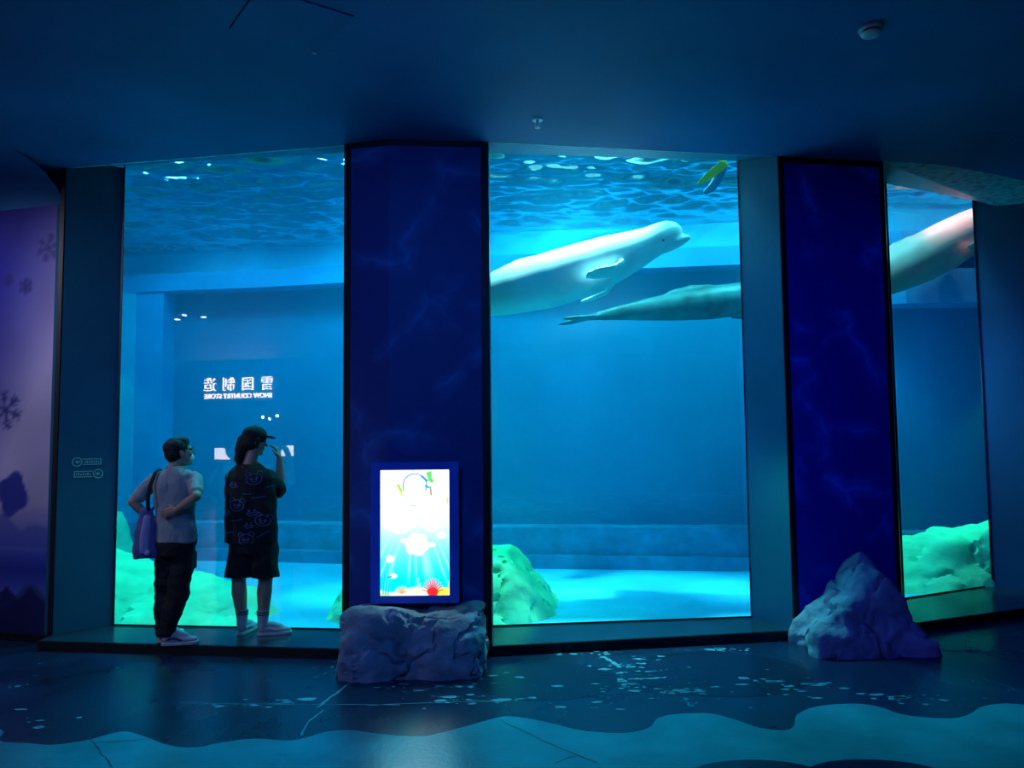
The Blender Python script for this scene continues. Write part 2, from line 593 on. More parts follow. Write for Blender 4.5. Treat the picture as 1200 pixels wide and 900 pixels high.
for pts, w, m in (([(-1.15, 5.83), (-1.22, 5.5), (-1.29, 5.17)], 0.028, 'scratch'), ([(-1.24, 5.12), (-1.28, 4.9), (-1.27, 4.7)], 0.016, 'scratch'),
                  ([(-2.24, 5.29), (-1.5, 5.24), (-0.75, 5.21)], 0.012, 'scratch'), ([(-0.97, 5.2), (-0.5, 5.25), (-0.08, 5.26)], 0.014, 'scratch'),
                  ([(3.17, 5.98), (3.3, 5.66), (3.44, 5.36)], 0.012, 'scratch'), ([(3.45, 6.36), (3.7, 6.28), (3.89, 6.04)], 0.03, 'scratch'),
                  ([(0.70, 6.28), (0.76, 6.12), (0.79, 5.98)], 0.05, 'scratch'), ([(0.82, 5.70), (0.98, 5.71), (1.10, 5.73)], 0.035, 'scratch'),
                  ([(-0.1, 4.93), (0.15, 4.6), (0.44, 4.27)], 0.012, 'crack'), ([(-2.52, 4.7), (-2.35, 4.5), (-2.17, 4.28)], 0.014, 'crack'),
                  ([(0.21, 4.27), (0.28, 4.34), (0.35, 4.38)], 0.01, 'crack'), ([(-2.45, 4.62), (-2.2, 4.66), (-1.9, 4.72)], 0.008, 'crack')):
    line_strip('floor_scratch' if m == 'scratch' else 'floor_joint', pts, w, 0.0022, m)

# flakes of paint worn off in patches
mb = MB()
rf_ = random.Random(4)
for cx, cy, sx, sy, cnt in ((0.85, 6.05, 0.22, 0.30, 70), (1.0, 5.45, 0.45, 0.14, 60), (1.9, 5.55, 0.35, 0.22, 46), (0.45, 6.38, 0.5, 0.05, 30), (1.6, 6.45, 0.35, 0.04, 26), (-0.55, 5.65, 0.38, 0.22, 60), (-0.35, 5.3, 0.4, 0.06, 26),
                            (2.6, 5.25, 0.25, 0.10, 22), (3.75, 6.3, 0.25, 0.10, 24), (-1.9, 5.25, 0.5, 0.12, 16), (-3.0, 5.0, 0.3, 0.2, 12), (0.3, 5.2, 0.5, 0.1, 16)):
    for _ in range(cnt):
        x, y = rf_.gauss(cx, sx * 0.6), rf_.gauss(cy, sy * 0.6)
        r = 0.005 + 0.030 * rf_.random() ** 3
        k = rf_.randint(4, 7)
        st = rf_.uniform(1.0, 2.6)
        pts = []
        for i in range(k):
            a = 2 * math.pi * i / k
            q = r * rf_.uniform(0.5, 1.2)
            pts.append((x + q * math.cos(a) * st, y + q * math.sin(a), 0.0021))
        mb.add(pts, [tuple(range(k))])
mb.build('paint_flakes', 'scratch', floor)['kind'] = 'stuff'

# ------------------------------------------------------------------ ceiling
cedge = [(-17, 8.9), (-4.15, 6.95), (-4.02, 6.84), (-1.42, 6.36), (-1.0, 6.26), (-0.16, 6.33), (2.36, 6.74), (3.40, 6.90), (3.66, 6.92), (3.95, 6.99), (4.25, 7.10), (4.6, 7.25), (5.07, 7.48), (5.6, 7.72), (6.4, 8.0), (10, 8.2)]
ceiling = MB().prism([(-17, -8.2)] + cedge + [(10, -8.2)], CEIL, CEIL + 0.25).build('ceiling', 'ceiling')
tag(ceiling, 'dark blue painted ceiling of the viewing hall', 'ceiling', kind='structure')

# hall walls out of view (the panes mirror them faintly)
tag(MB().box(-17.2, -8.4, 0, 10.2, -8.2, CEIL).build('wall_back', 'hall_wall'), 'dark wall at the far side of the hall behind the viewer', 'wall', kind='structure')
tag(MB().box(-17.2, -8.2, 0, -17.0, 9.0, CEIL).build('wall_left', 'hall_wall'), 'dark side wall far beyond the snowy mural', 'wall', kind='structure')
tag(MB().box(10.0, -8.2, 0, 10.2, 8.4, CEIL).build('wall_right', 'hall_wall'), 'dark side wall beyond the third window', 'wall', kind='structure')

# ------------------------------------------------------------------ pillars and jambs
p1 = empty('pillar', (0, 0, 0))
tag(p1, 'wide navy veined pillar carrying the lit screen, between first and second windows', 'pillar', kind='structure')
P1F = [(-1.39, 6.35), (-1.0, 6.27), (-0.18, 6.34)]
MB().prism([P1F[0], P1F[1], P1F[2], (-0.19, 7.12), (-1.48, 7.06)], 0, CEIL + 0.2).build('column_body', 'black', p1)


def front_panel(parent, pts, z0, z1, proud, name, mat, inset):
    """board laid on the face of a pillar"""
    mb = MB()
    m = len(pts)
    a, b = Vector(pts[0]), Vector(pts[-1])
    L = (b - a).length
    d = (b - a) / L
    nrm = Vector((d.y, -d.x))
    fr = []
    for i, p in enumerate(pts):
        p = Vector(p)
        if i == 0:
            p = p + (Vector(pts[1]) - p).normalized() * inset
        if i == m - 1:
            p = p + (Vector(pts[-2]) - p).normalized() * inset
        fr.append(p)
    mb.prism([tuple(p + nrm * proud) for p in fr] + [tuple(p - nrm * 0.002) for p in fr[::-1]], z0, z1)
    return mb.build(name, mat, parent)


front_panel(p1, P1F, 0.05, CEIL - 0.05, 0.012, 'vein_panel', 'panel_a', 0.065)

p2 = empty('pillar', (0, 0, 0))
tag(p2, 'royal blue veined pillar with a boulder at its foot, between second and third windows', 'pillar', kind='structure')
MB().prism([(2.385, 6.75), (3.40, 6.91), (3.92, 7.93), (3.95, 8.3), (2.5, 7.65), (2.17, 7.21)], 0, CEIL + 0.2).build('column_body', 'jamb', p2)
P2F = [(2.385, 6.747), (3.40, 6.907)]
front_panel(p2, P2F, 0.0, CEIL, 0.012, 'edge_frame', 'black', 0.0)
front_panel(p2, P2F, 0.06, CEIL - 0.06, 0.024, 'vein_panel', 'panel_b', 0.055)

jl = MB().prism([(-4.02, 6.86), (-3.64, 7.15), (-3.98, 7.55), (-4.4, 7.5), (-4.4, 7.05), (-4.09, 6.9)], 0, CEIL + 0.1).build('wall_jamb_left', 'jamb')
tag(jl, 'tall satin blue jamb beside the first window carrying two small pictograms', 'wall', kind='structure')
MB().box(-0.02, -0.02, 0, 0.02, 0.02, CEIL).build('edge_trim', 'black', jl).location = (-4.045, 6.872, 0)
jr = MB().prism([(5.21, 8.56), (6.4, 7.76), (7.6, 7.9), (7.6, 8.6), (5.42, 8.86)], 0, CEIL + 0.2).build('wall_jamb_right', 'jamb')
tag(jr, 'dark blue jamb closing the third window on its far side', 'wall', kind='structure')

# soffits above the windows: rough lip under the ceiling edge, then a smooth header down to the pane
GT = 4.36


def soffit(name, label, front, mid, back):
    e = empty(name)
    tag(e, label, 'lintel', kind='structure')
    n = len(front)
    for nm, mt, A, za, B, zb in (('plaster_lip', 'soffit', front, CEIL + 0.0, mid, CEIL + 0.02), ('header_board', 'header', mid, CEIL + 0.02, back, GT)):
        mb = MB()
        mb.add([(x, y, za) for x, y in A] + [(x, y, zb) for x, y in B] + [(x, y, za + 0.25) for x, y in A] + [(x, y, zb + 0.25) for x, y in B],
               [(i, i + 1, n + i + 1, n + i) for i in range(n - 1)] + [(3 * n + i, 3 * n + i + 1, 2 * n + i + 1, 2 * n + i) for i in range(n - 1)] +
               [(n + i, n + i + 1, 3 * n + i + 1, 3 * n + i) for i in range(n - 1)])
        mb.build(nm, mt, e)
    return e


soffit('trim_1', 'plaster lip and header above the first window', [(-4.02, 6.85), (-1.40, 6.365)], [(-3.97, 6.91), (-1.40, 6.44)], [(-3.62, 7.17), (-1.40, 6.90)])
soffit('trim_2', 'plaster lip and header above the second window', [(-0.18, 6.335), (2.38, 6.745)], [(-0.18, 6.40), (2.36, 6.80)], [(-0.18, 6.96), (2.17, 7.22)])
soffit('trim_3', 'rough plaster lip and header curving above the third window',
       [(3.40, 6.90), (3.66, 6.92), (3.95, 6.99), (4.25, 7.10), (4.6, 7.25), (5.07, 7.48), (5.6, 7.72), (6.4, 8.0)],
       [(3.42, 6.95), (3.72, 7.17), (4.05, 7.42), (4.4, 7.67), (4.75, 7.93), (5.0, 8.12), (5.33, 8.38), (6.4, 8.1)],
       [(3.9, 7.92), (4.1, 8.02), (4.35, 8.14), (4.6, 8.26), (4.85, 8.38), (5.03, 8.47), (5.22, 8.56), (6.4, 8.2)])

# cove over the mural at the far end
mb = MB()
prof = [(0.0, 0.0), (0.02, 0.05), (0.08, 0.13), (0.2, 0.22), (0.38, 0.29), (0.6, 0.33)]
a, b = Vector((-4.06, 6.9)), Vector((-7.4, 7.75))
d = (b - a).normalized()
nn = Vector((d.y, -d.x))
if nn.y > 0:
    nn = -nn
vs_ = []
for q in (a, b):
    for off, up in prof:
        w = q + nn * off
        vs_.append((w.x, w.y, 3.90 + up))
k = len(prof)
mb.add(vs_, [(i, i + 1, k + i + 1, k + i) for i in range(k - 1)])
tag(mb.build('trim_4', 'ceiling', sm=0), 'curved dark cove between the ceiling and the snowy mural', 'cove', kind='structure')

# ------------------------------------------------------------------ window ledges and panes
LZ = 0.08


def ledge(name, label, poly, front):
    e = empty(name)
    tag(e, label, 'ledge', kind='structure')
    MB().prism(poly, 0, LZ).build('ledge_top', 'ledge', e)
    mb = MB()
    for (x0, y0), (x1, y1) in zip(front[:-1], front[1:]):
        d = Vector((x1 - x0, y1 - y0)).normalized()
        nx, ny = d.y * 0.012, -d.x * 0.012
        mb.prism([(x0 + nx, y0 + ny), (x1 + nx, y1 + ny), (x1, y1), (x0, y0)], 0, LZ - 0.004)
    mb.build('nosing', 'black', e)
    return e


ledge('ledge', 'low dark ledge under the first window that the two visitors stand on', [(-4.0, 6.63), (-1.38, 6.30), (-1.47, 6.95), (-3.64, 7.17), (-4.0, 6.88)], [(-4.0, 6.63), (-1.38, 6.30)])
ledge('ledge', 'low dark ledge under the second window, right of the lit screen', [(-0.2, 6.33), (2.41, 6.735), (2.17, 7.26), (-0.2, 7.02)], [(-0.2, 6.33), (2.41, 6.735)])
ledge('ledge', 'low dark ledge under the third window at the pillar with the boulder', [(3.38, 6.9), (3.66, 7.0), (4.85, 7.48), (6.4, 8.1), (5.21, 8.58), (3.92, 7.96)], [(3.38, 6.9), (3.66, 7.0), (4.85, 7.48), (6.4, 8.1)])


def window(n, label, a, b):
    e = empty('window_%d' % n)
    tag(e, label, 'window', kind='structure')
    a, b = Vector(a), Vector(b)
    d = (b - a).normalized()
    nr = Vector((-d.y, d.x))
    MB().prism([tuple(a), tuple(b), tuple(b + nr * 0.01), tuple(a + nr * 0.01)], 0.0, GT + 0.15).build('pane', 'pane', e)
    mb = MB()
    mb.prism([tuple(a - nr * 0.012), tuple(b - nr * 0.012), tuple(b), tuple(a)], LZ, LZ + 0.012)
    mb.build('bottom_seal', 'black', e)
    for q, s in ((a, 1), (b, -1)):
        MB().prism([tuple(q - nr * 0.012), tuple(q + d * s * 0.014 - nr * 0.012), tuple(q + d * s * 0.014), tuple(q)], LZ, GT).build('side_seal', 'black', e)
    return e


window(1, 'tall acrylic viewing pane mirroring a lit shop sign', (-3.645, 7.15), (-1.2, 6.87))
window(2, 'tall acrylic viewing pane in front of the large bright beluga', (-0.3, 6.95), (2.18, 7.215))
window(3, 'narrow acrylic viewing pane showing a rosy-lit beluga flank', (3.92, 7.93), (5.215, 8.56))

# ------------------------------------------------------------------ tank shell
BW = [(-7.2, 11.95), (-3.8, 11.5), (-0.26, 10.7), (3.06, 10.26), (4.9, 9.6), (8.6, 9.5)]


def along(poly, off):
    """the wall line moved off metres towards the hall"""
    out = []
    for i, p in enumerate(poly):
        a = Vector(poly[max(i - 1, 0)])
        b = Vector(poly[min(i + 1, len(poly) - 1)])
        d = (b - a).normalized()
        n = Vector((d.y, -d.x))
        out.append(tuple(Vector(p) + n * off))
    return out


def strip(name, mat, parent, off, z0, z1, depth=0.5, poly=BW):
    f = along(poly, off)
    r = along(poly, off - depth)
    mb = MB()
    for i in range(len(f) - 1):
        mb.prism([f[i], f[i + 1], r[i + 1], r[i]], z0, z1)
    return mb.build(name, mat, parent)


WZ = 4.63
tb = empty('wall_tank_back')
tag(tb, 'blue painted far wall of the tank with a framed dark viewing window', 'wall', kind='structure')
strip('curb_step', 'tank_curb', tb, 0.22, 0.0, 0.17)
strip('curb', 'tank_curb', tb, 0.10, 0.0, 0.53)
strip('window_recess', 'tank_dark', tb, -0.30, 0.4, 4.1, 0.3)
strip('header_beam', 'tank_wall', tb, 0.05, 4.02, 4.28)
strip('upper_wall', 'tank_upper', tb, -0.18, 4.2, WZ + 0.06, 0.3)
strip('dry_wall', 'tank_above', tb, -0.16, WZ + 0.05, 6.9, 0.3)
strip('end_wall', 'tank_upper', tb, 0.04, 0.0, 4.27, 0.4, [(-7.2, 11.95), (-5.75, 11.76)])
strip('window_jamb', 'tank_wall', tb, 0.02, 0.0, 4.27, 0.4, [(-5.75, 11.76), (-5.30, 11.70)])
strip('shelf_beam', 'tank_wall', tb, 0.12, 3.35, 3.78, 0.5, [(4.0, 9.92), (4.9, 9.6), (8.6, 9.5)])
tl = MB().box(-7.4, 7.5, 0, -7.1, 12.2, 6.9).build('wall_tank_left', 'tank_upper')
tag(tl, 'pale blue end wall of the tank behind the mural', 'wall', kind='structure')
tr_ = MB().box(8.4, 8.9, 0, 8.7, 12.2, 6.9).build('wall_tank_right', 'tank_wall')
tag(tr_, 'blue end wall of the tank beyond the third window', 'wall', kind='structure')
tf = MB().prism([(-7.3, 7.5), (-3.7, 7.17), (-1.3, 6.92), (-0.25, 6.99), (2.2, 7.24), (3.9, 7.97), (5.2, 8.6), (8.6, 9.2), (8.6, 10.2), (3.06, 10.7), (-0.26, 11.1), (-7.3, 12.3)], -0.1, 0.0).build('floor_tank', 'tank_floor')
tag(tf, 'pale cyan floor of the beluga tank', 'floor', kind='structure')
# front wall above the panes and the roof over the water
mb = MB()
fr = [(-7.3, 7.5), (-3.64, 7.15), (-1.45, 6.9), (-0.2, 6.965), (2.17, 7.215), (3.92, 7.935), (5.22, 8.565), (8.6, 9.0)]
for (x0, y0), (x1, y1) in zip(fr[:-1], fr[1:]):
    mb.prism([(x0, y0 + 0.04), (x1, y1 + 0.04), (x1, y1 + 0.24), (x0, y0 + 0.24)], GT + 0.12, 6.9)
tag(mb.build('wall_tank_front', 'tank_above'), 'blue tank wall above the viewing panes', 'wall', kind='structure')
tag(MB().box(-7.4, 6.6, 6.9, 8.7, 12.4, 7.0).build('ceiling_tank', 'tank_above'), 'dark roof over the water of the tank', 'ceiling', kind='structure')

# water surface, rippled
NX, NY = 560, 200
xs = np.linspace(-7.1, 8.4, NX)
ys = np.linspace(7.0, 11.9, NY)
X, Y = np.meshgrid(xs, ys)
rng = np.random.default_rng(5)
Z = np.zeros_like(X)
for i in range(46):
    lam = 0.12 * (1.0 / 0.12) ** rng.random()
    th = rng.normal(0.5 * math.pi, 0.5)
    k_ = 2 * math.pi / lam
    Z += 0.0095 * lam ** 0.85 * np.sin(k_ * (X * math.cos(th) + Y * math.sin(th)) + rng.random() * 6.28 + 0.8 * np.sin(X * 0.9 + i) + 0.6 * np.sin(Y * 1.4 + 2 * i))
Z = WZ + Z + 0.35 * np.abs(Z)
vv = np.stack([X, Y, Z], -1).reshape(-1, 3)
idx = np.arange(NX * NY).reshape(NY, NX)
ff = np.stack([idx[:-1, :-1], idx[1:, :-1], idx[1:, 1:], idx[:-1, 1:]], -1).reshape(-1, 4)
wm = bpy.data.meshes.new('water_surface')
wm.from_pydata(vv.tolist(), [], ff.tolist())
smooth(wm)
water = link('water_surface', wm, 'water')
tag(water, 'rippled water surface of the tank seen from below', 'water', kind='structure')

# the water itself: a body of faintly scattering, red-absorbing water behind the panes
def water_volume():
    t = NT('tank_water')
    t.t.nodes.remove(t.b)
    sc = t.n('ShaderNodeVolumeScatter')
    sc.inputs['Color'].default_value = (0.01, 0.40, 0.74, 1)
    sc.inputs['Density'].default_value = VD
    ab = t.n('ShaderNodeVolumeAbsorption')
    ab.inputs['Color'].default_value = (0.25, 0.86, 0.95, 1)
    ab.inputs['Density'].default_value = 0.13
    ad = t.n('ShaderNodeAddShader')
    t.l(sc.outputs[0], ad.inputs[0])
    t.l(ab.outputs[0], ad.inputs[1])
    t.l(ad.outputs[0], t.out.inputs['Volume'])
    return t.m


VD = 0.075
M['water_body'] = water_volume()
wb = MB().prism([(-7.25, 7.6), (-3.645, 7.19), (-1.2, 6.91), (-0.3, 6.99), (2.18, 7.255), (3.90, 7.975), (5.20, 8.60), (8.5, 9.1), (8.5, 10.3), (3.06, 10.75), (-0.26, 11.2), (-7.25, 12.2)], -0.02, 4.54).build('water_body', 'water_body')
tag(wb, 'hazy blue water filling the beluga tank', 'water', kind='structure')

# ------------------------------------------------------------------ rocks
def rock(name, label, mat, loc, planes, seed, scale=(1, 1, 1), subdiv=5, amp=0.03, freq=2.2, crease=0.03, rnd_planes=10, soft=26.0, rmax=1.0, group=None, cf=1.0):
    """a boulder bounded by flat facets (normal, distance), worn round at the edges, with noise and cracks"""
    rr_ = random.Random(seed)
    pl = [(Vector(n).normalized(), d) for n, d in planes]
    for _ in range(rnd_planes):
        n = Vector((rr_.uniform(-1, 1), rr_.uniform(-1, 1), rr_.uniform(-0.1, 1))).normalized()
        pl.append((n, rmax * rr_.uniform(0.85, 1.08)))
    bm = bmesh.new()
    bmesh.ops.create_icosphere(bm, subdivisions=subdiv, radius=1.0)
    off = Vector((seed * 3.1, seed * 1.7, seed * 0.9))
    for v in bm.verts:
        d = v.co.normalized()
        s = 0.0
        for n, dist in pl:
            q = n.dot(d)
            if q > 1e-3:
                s += (q / dist) ** soft
        r = s ** (-1.0 / soft) if s > 0 else rmax
        r = min(r, rmax * 1.6)
        p = d * r
        w = noise.fractal(p * freq + off, 1.0, 2.0, 4) * amp
        c = abs(noise.noise(p * freq * cf + off + Vector((9, 2, 5))) + 0.35 * noise.noise(p * freq * cf * 2.3 + off))
        w -= crease * max(0.0, 1 - c / 0.10)
        p = p + d * w
        if p.z < 0:
            sh = max(0.0, 1 + p.z / r * 1.1)
            p = Vector((p.x * sh, p.y * sh, -0.03 * min(1.0, -p.z / r * 4)))
        v.co = p
    me = bpy.data.meshes.new(name)
    bm.to_mesh(me)
    bm.free()
    smooth(me, 38)
    o = link(name, me, mat)
    o.location = loc
    tag(o, label, 'rock', group)
    return o


# artificial rock plinth under the screen
rock('rock_plinth', 'wide grey sculpted rock plinth on the floor below the lit screen', 'rock', (-0.76, 6.06, 0.0),
     [((0, 0, 1), 0.43), ((1, 0, 0.05), 0.53), ((-1, 0, 0.08), 0.54), ((0, -1, 0.12), 0.36), ((0, 1, 0), 0.17), ((1, -1, 0.2), 0.56), ((-1, -1, 0.2), 0.62), ((0.2, -1, -0.5), 0.36), ((0.3, -1, 0.8), 0.53), ((-0.5, -1, 0.7), 0.54)],
     3, subdiv=6, amp=0.09, freq=2.6, crease=0.055, rnd_planes=0, soft=30, rmax=0.7, cf=1.9)
rock('boulder', 'stepped violet-grey boulder at the foot of the royal blue pillar', 'rock', (2.90, 6.46, 0.0),
     [((0, 0, 1), 0.73), ((1, 0, 0.55), 0.40), ((1, -0.2, 0.12), 0.50), ((-1, 0, 0.85), 0.50), ((-1, 0, 0), 0.52), ((0, -1, 0.5), 0.36), ((0, -1, 0), 0.30), ((0, 1, 0), 0.24), ((-0.5, -1, 0.9), 0.46), ((0.6, -1, 0.8), 0.44)],
     8, subdiv=6, amp=0.10, freq=2.4, crease=0.05, rnd_planes=0, soft=24, rmax=0.8, cf=1.4)
# rocks inside the tank
rock('tank_rock', 'long flat green-lit rock slab in the tank behind the visitor in grey', 'tank_rock', (-3.75, 8.1, 0.0),
     [((0.35, -0.1, 1), 0.25), ((0.15, -0.5, 1), 0.30), ((1, -0.1, 0.1), 0.86), ((-1, 0, 0), 1.2), ((0.7, -0.9, 0.5), 0.85), ((0, -1, 0.35), 0.70), ((0, 1, 0.5), 0.8), ((-0.7, -0.7, 0.1), 0.50)],
     12, subdiv=5, amp=0.06, freq=2.0, crease=0.03, rnd_planes=3, soft=34, rmax=1.3)
rock('tank_rock', 'low green-lit rock lying under the flat slab at the first pane', 'tank_rock', (-2.9, 7.62, 0.0),
     [((0.1, -0.3, 1), 0.12), ((1, 0, 0.6), 0.42), ((-1, 0, 0.3), 0.8), ((0, -1, 0.6), 0.36), ((0, 1, 0.5), 0.4)],
     17, subdiv=5, amp=0.05, freq=2.4, crease=0.02, rnd_planes=2, soft=30, rmax=0.9)
rock('tank_rock', 'faceted bright green-lit rock mound in the tank behind the pillar with the screen', 'tank_rock', (-0.72, 7.95, 0.0),
     [((0.06, -0.1, 1), 0.62), ((1, -0.1, 0.80), 0.90), ((1, -0.9, 0.62), 0.93), ((0.1, -1, 0.55), 0.62), ((-1, -0.5, 1.15), 0.78), ((-1, 0, 0.5), 1.05), ((-0.5, -1, 0.8), 0.70), ((0, 1, 0.5), 0.6), ((0.55, -1, 1.1), 0.80)],
     21, subdiv=6, amp=0.05, freq=2.6, crease=0.045, rnd_planes=0, soft=60, rmax=1.2, cf=1.1)
rock('tank_rock', 'rugged green-lit rock in the tank behind the third pane', 'tank_rock', (5.1, 8.98, 0.0),
     [((-0.18, -0.15, 1), 0.62), ((-1, 0, 0.4), 1.05), ((0, -1, 0.35), 0.50), ((-0.5, -1, 0.6), 0.62), ((0.5, -1, 0.5), 0.62), ((1, 0, 0.2), 1.0), ((0, 1, 0.3), 0.35), ((-0.6, -0.6, 1), 0.66), ((1, -0.6, 0), 0.36)],
     29, subdiv=5, amp=0.07, freq=2.0, crease=0.05, rnd_planes=0, soft=34, rmax=1.2)
rock('tank_rock', 'tall pale rock at the far tank wall beside the first jamb', 'tank_rock', (-5.55, 10.7, 0.0),
     [((0, 0, 1), 0.78), ((1, 0, 0.25), 0.36), ((-1, 0, 0.1), 0.7), ((0, -1, 0.3), 0.35), ((0, 1, 0.3), 0.35), ((0.8, -0.5, 1), 0.72)],
     33, subdiv=4, amp=0.06, freq=2.2, crease=0.02, rnd_planes=0, soft=26, rmax=0.9)


# ------------------------------------------------------------------ belugas
def beluga(label, mat, loc, head_dir, roll=0.0, bend=0.0, length=3.3, girth=1.0, voxel=0.02):
    mb = MB()
    s = length / 3.3
    g = girth * s
    st = [(-1.62, 0.045, 0.07, 0.0), (-1.45, 0.06, 0.11, 0.0), (-1.15, 0.11, 0.18, 0.0), (-0.8, 0.20, 0.26, -0.01), (-0.4, 0.30, 0.335, -0.02), (0.0, 0.365, 0.385, -0.03), (0.4, 0.37, 0.38, -0.03),
          (0.75, 0.33, 0.34, -0.015), (1.02, 0.265, 0.28, 0.0), (1.2, 0.225, 0.235, 0.02), (1.34, 0.205, 0.215, 0.045), (1.46, 0.175, 0.185, 0.06), (1.55, 0.125, 0.13, 0.06), (1.60, 0.06, 0.06, 0.05)]
    bz = lambda x: bend * (x / 1.6) ** 2 * s
    mb.loft([((x * s, 0, z * s + bz(x)), (0, 1, 0), (0, 0, 1), ry * g, rz * g) for x, ry, rz, z in st], 28)
    # beak below the melon
    mb.limb([(1.35 * s, 0, -0.07 * s + bz(1.4)), (1.52 * s, 0, -0.07 * s + bz(1.52)), (1.62 * s, 0, -0.06 * s + bz(1.62))], [0.13 * g, 0.10 * g, 0.07 * g], 16, 0.7, (0, 0, 1))
    for sy in (-1, 1):
        mb.limb([(0.78 * s, sy * 0.24 * g, -0.17 * s), (0.64 * s, sy * 0.37 * g, -0.25 * s), (0.48 * s, sy * 0.44 * g, -0.25 * s), (0.36 * s, sy * 0.46 * g, -0.24 * s)],
                [0.09 * s, 0.10 * s, 0.09 * s, 0.05 * s], 14, 0.28, (0.2, -sy * 0.5, 1))
        mb.limb([(-1.52 * s, sy * 0.02 * s, bz(-1.52)), (-1.72 * s, sy * 0.18 * s, bz(-1.7)), (-1.86 * s, sy * 0.36 * s, bz(-1.86)), (-1.98 * s, sy * 0.45 * s, bz(-1.9))],
                [0.10 * s, 0.14 * s, 0.11 * s, 0.04 * s], 14, 0.22, (0, 0, 1))
    mb.limb([(-0.5 * s, 0, 0.31 * g), (-0.2 * s, 0, 0.36 * g), (0.05 * s, 0, 0.345 * g)], [0.02, 0.03, 0.02], 10, 1.0, (0, 1, 0))
    o = fuse(mb, 'beluga', mat, None, voxel, 8)
    f = Vector(head_dir).normalized()
    sd = Vector((0, 0, 1)).cross(f).normalized()
    up = f.cross(sd)
    m = Matrix((f, sd, up)).transposed().to_4x4() @ Matrix.Rotation(roll, 4, 'X')
    m.translation = loc
    o.matrix_world = m
    for sy in (-1, 1):
        e = MB().ball((1.32 * s, sy * 0.192 * g, -0.05 * s + bz(1.3)), (0.013, 0.010, 0.013), n=10, m=6).build('eye', 'eye', o, sm=0)
    tag(o, label, 'beluga', 'belugas swimming in the tank')
    return o


beluga('large bright white beluga swimming upward just under the ripples in the second window', 'beluga', (0.37, 8.35, 3.47), (1.0, 0.05, 0.30), roll=R(-12), bend=0.04, length=3.35, girth=0.78)
beluga('dim greenish beluga deeper in the tank below the bright one', 'beluga_dim', (2.45, 9.55, 3.42), (1.0, 0.0, 0.12), roll=R(3), bend=-0.02, length=3.1, girth=0.58)
beluga('rosy-lit white beluga slanting upward behind the third window', 'beluga_rosy_lit', (4.88, 9.11, 3.845), (1.0, 0.0, 0.52), roll=R(-10), bend=0.0, length=2.9, girth=0.86)

# yellow swim fin poking through the water surface
fin = empty('swim_fin', (2.10, 7.92, 4.46))
tag(fin, 'bright yellow swim fin blade at the water surface near the jamb of the second window', 'swim fin')
mb = MB()
mb.limb([(-0.14, 0, -0.09), (-0.05, 0, -0.03), (0.07, 0, 0.06), (0.16, 0, 0.14)], [0.012, 0.045, 0.055, 0.05], 14, 0.14, (0.2, 1, 0.1))
fuse(mb, 'blade', 'fin', fin, 0.008, 4)
mb = MB()
mb.limb([(0.15, 0.02, 0.12), (0.10, 0.03, 0.0), (0.02, 0.03, -0.12), (-0.06, 0.03, -0.18)], [0.05, 0.055, 0.045, 0.03], 14, 0.35, (0.2, 1, 0.1))
fuse(mb, 'fin_reflection', 'fin_mirrored', fin, 0.008, 4)  # pale blue reflection of the blade modelled as a solid piece


# ------------------------------------------------------------------ prints: grids that carry their own colours
def grid_print(name, P00, P10, P01, W, H, rgb, mat, parent=None):
    """rgb: (H, W, 3) sRGB 0..1 with row 0 at the top; P00 = bottom left corner, P10 = bottom right, P01 = top left"""
    P00, P10, P01 = np.array(P00), np.array(P10), np.array(P01)
    u = np.linspace(0, 1, W)
    v = np.linspace(1, 0, H)
    pts = P00 + u[None, :, None] * (P10 - P00) + v[:, None, None] * (P01 - P00)
    idx = np.arange(W * H).reshape(H, W)
    f = np.stack([idx[1:, :-1], idx[1:, 1:], idx[:-1, 1:], idx[:-1, :-1]], -1).reshape(-1, 4)
    me = bpy.data.meshes.new(name)
    me.from_pydata(pts.reshape(-1, 3).tolist(), [], f.tolist())
    lin = np.where(rgb <= 0.04045, rgb / 12.92, ((rgb + 0.055) / 1.055) ** 2.4)
    ca = me.color_attributes.new('print', 'FLOAT_COLOR', 'POINT')
    a = np.ones((W * H, 4), dtype=np.float32)
    a[:, :3] = lin.reshape(-1, 3)
    ca.data.foreach_set('color', a.ravel())
    return link(name, me, mat, parent)


def mix(img, mask, col):
    m = np.clip(mask, 0, 1)[..., None]
    return img * (1 - m) + np.array(col) / 255.0 * m


def seg_mask(U, V, a, b, w, soft):
    ax, ay = a
    bx, by = b
    dx, dy = bx - ax, by - ay
    t = np.clip(((U - ax) * dx + (V - ay) * dy) / (dx * dx + dy * dy + 1e-9), 0, 1)
    d = np.hypot(U - ax - t * dx, V - ay - t * dy)
    return np.clip((w - d) / soft + 0.5, 0, 1)


def blob_mask(U, V, c, rx, ry, soft=0.15, lob=0.0, k=5, ph=0.0):
    a = np.arctan2((V - c[1]) / ry, (U - c[0]) / rx)
    d = np.hypot((U - c[0]) / rx, (V - c[1]) / ry) / (1 + lob * np.sin(k * a + ph))
    return np.clip((1 - d) / soft + 0.5, 0, 1)


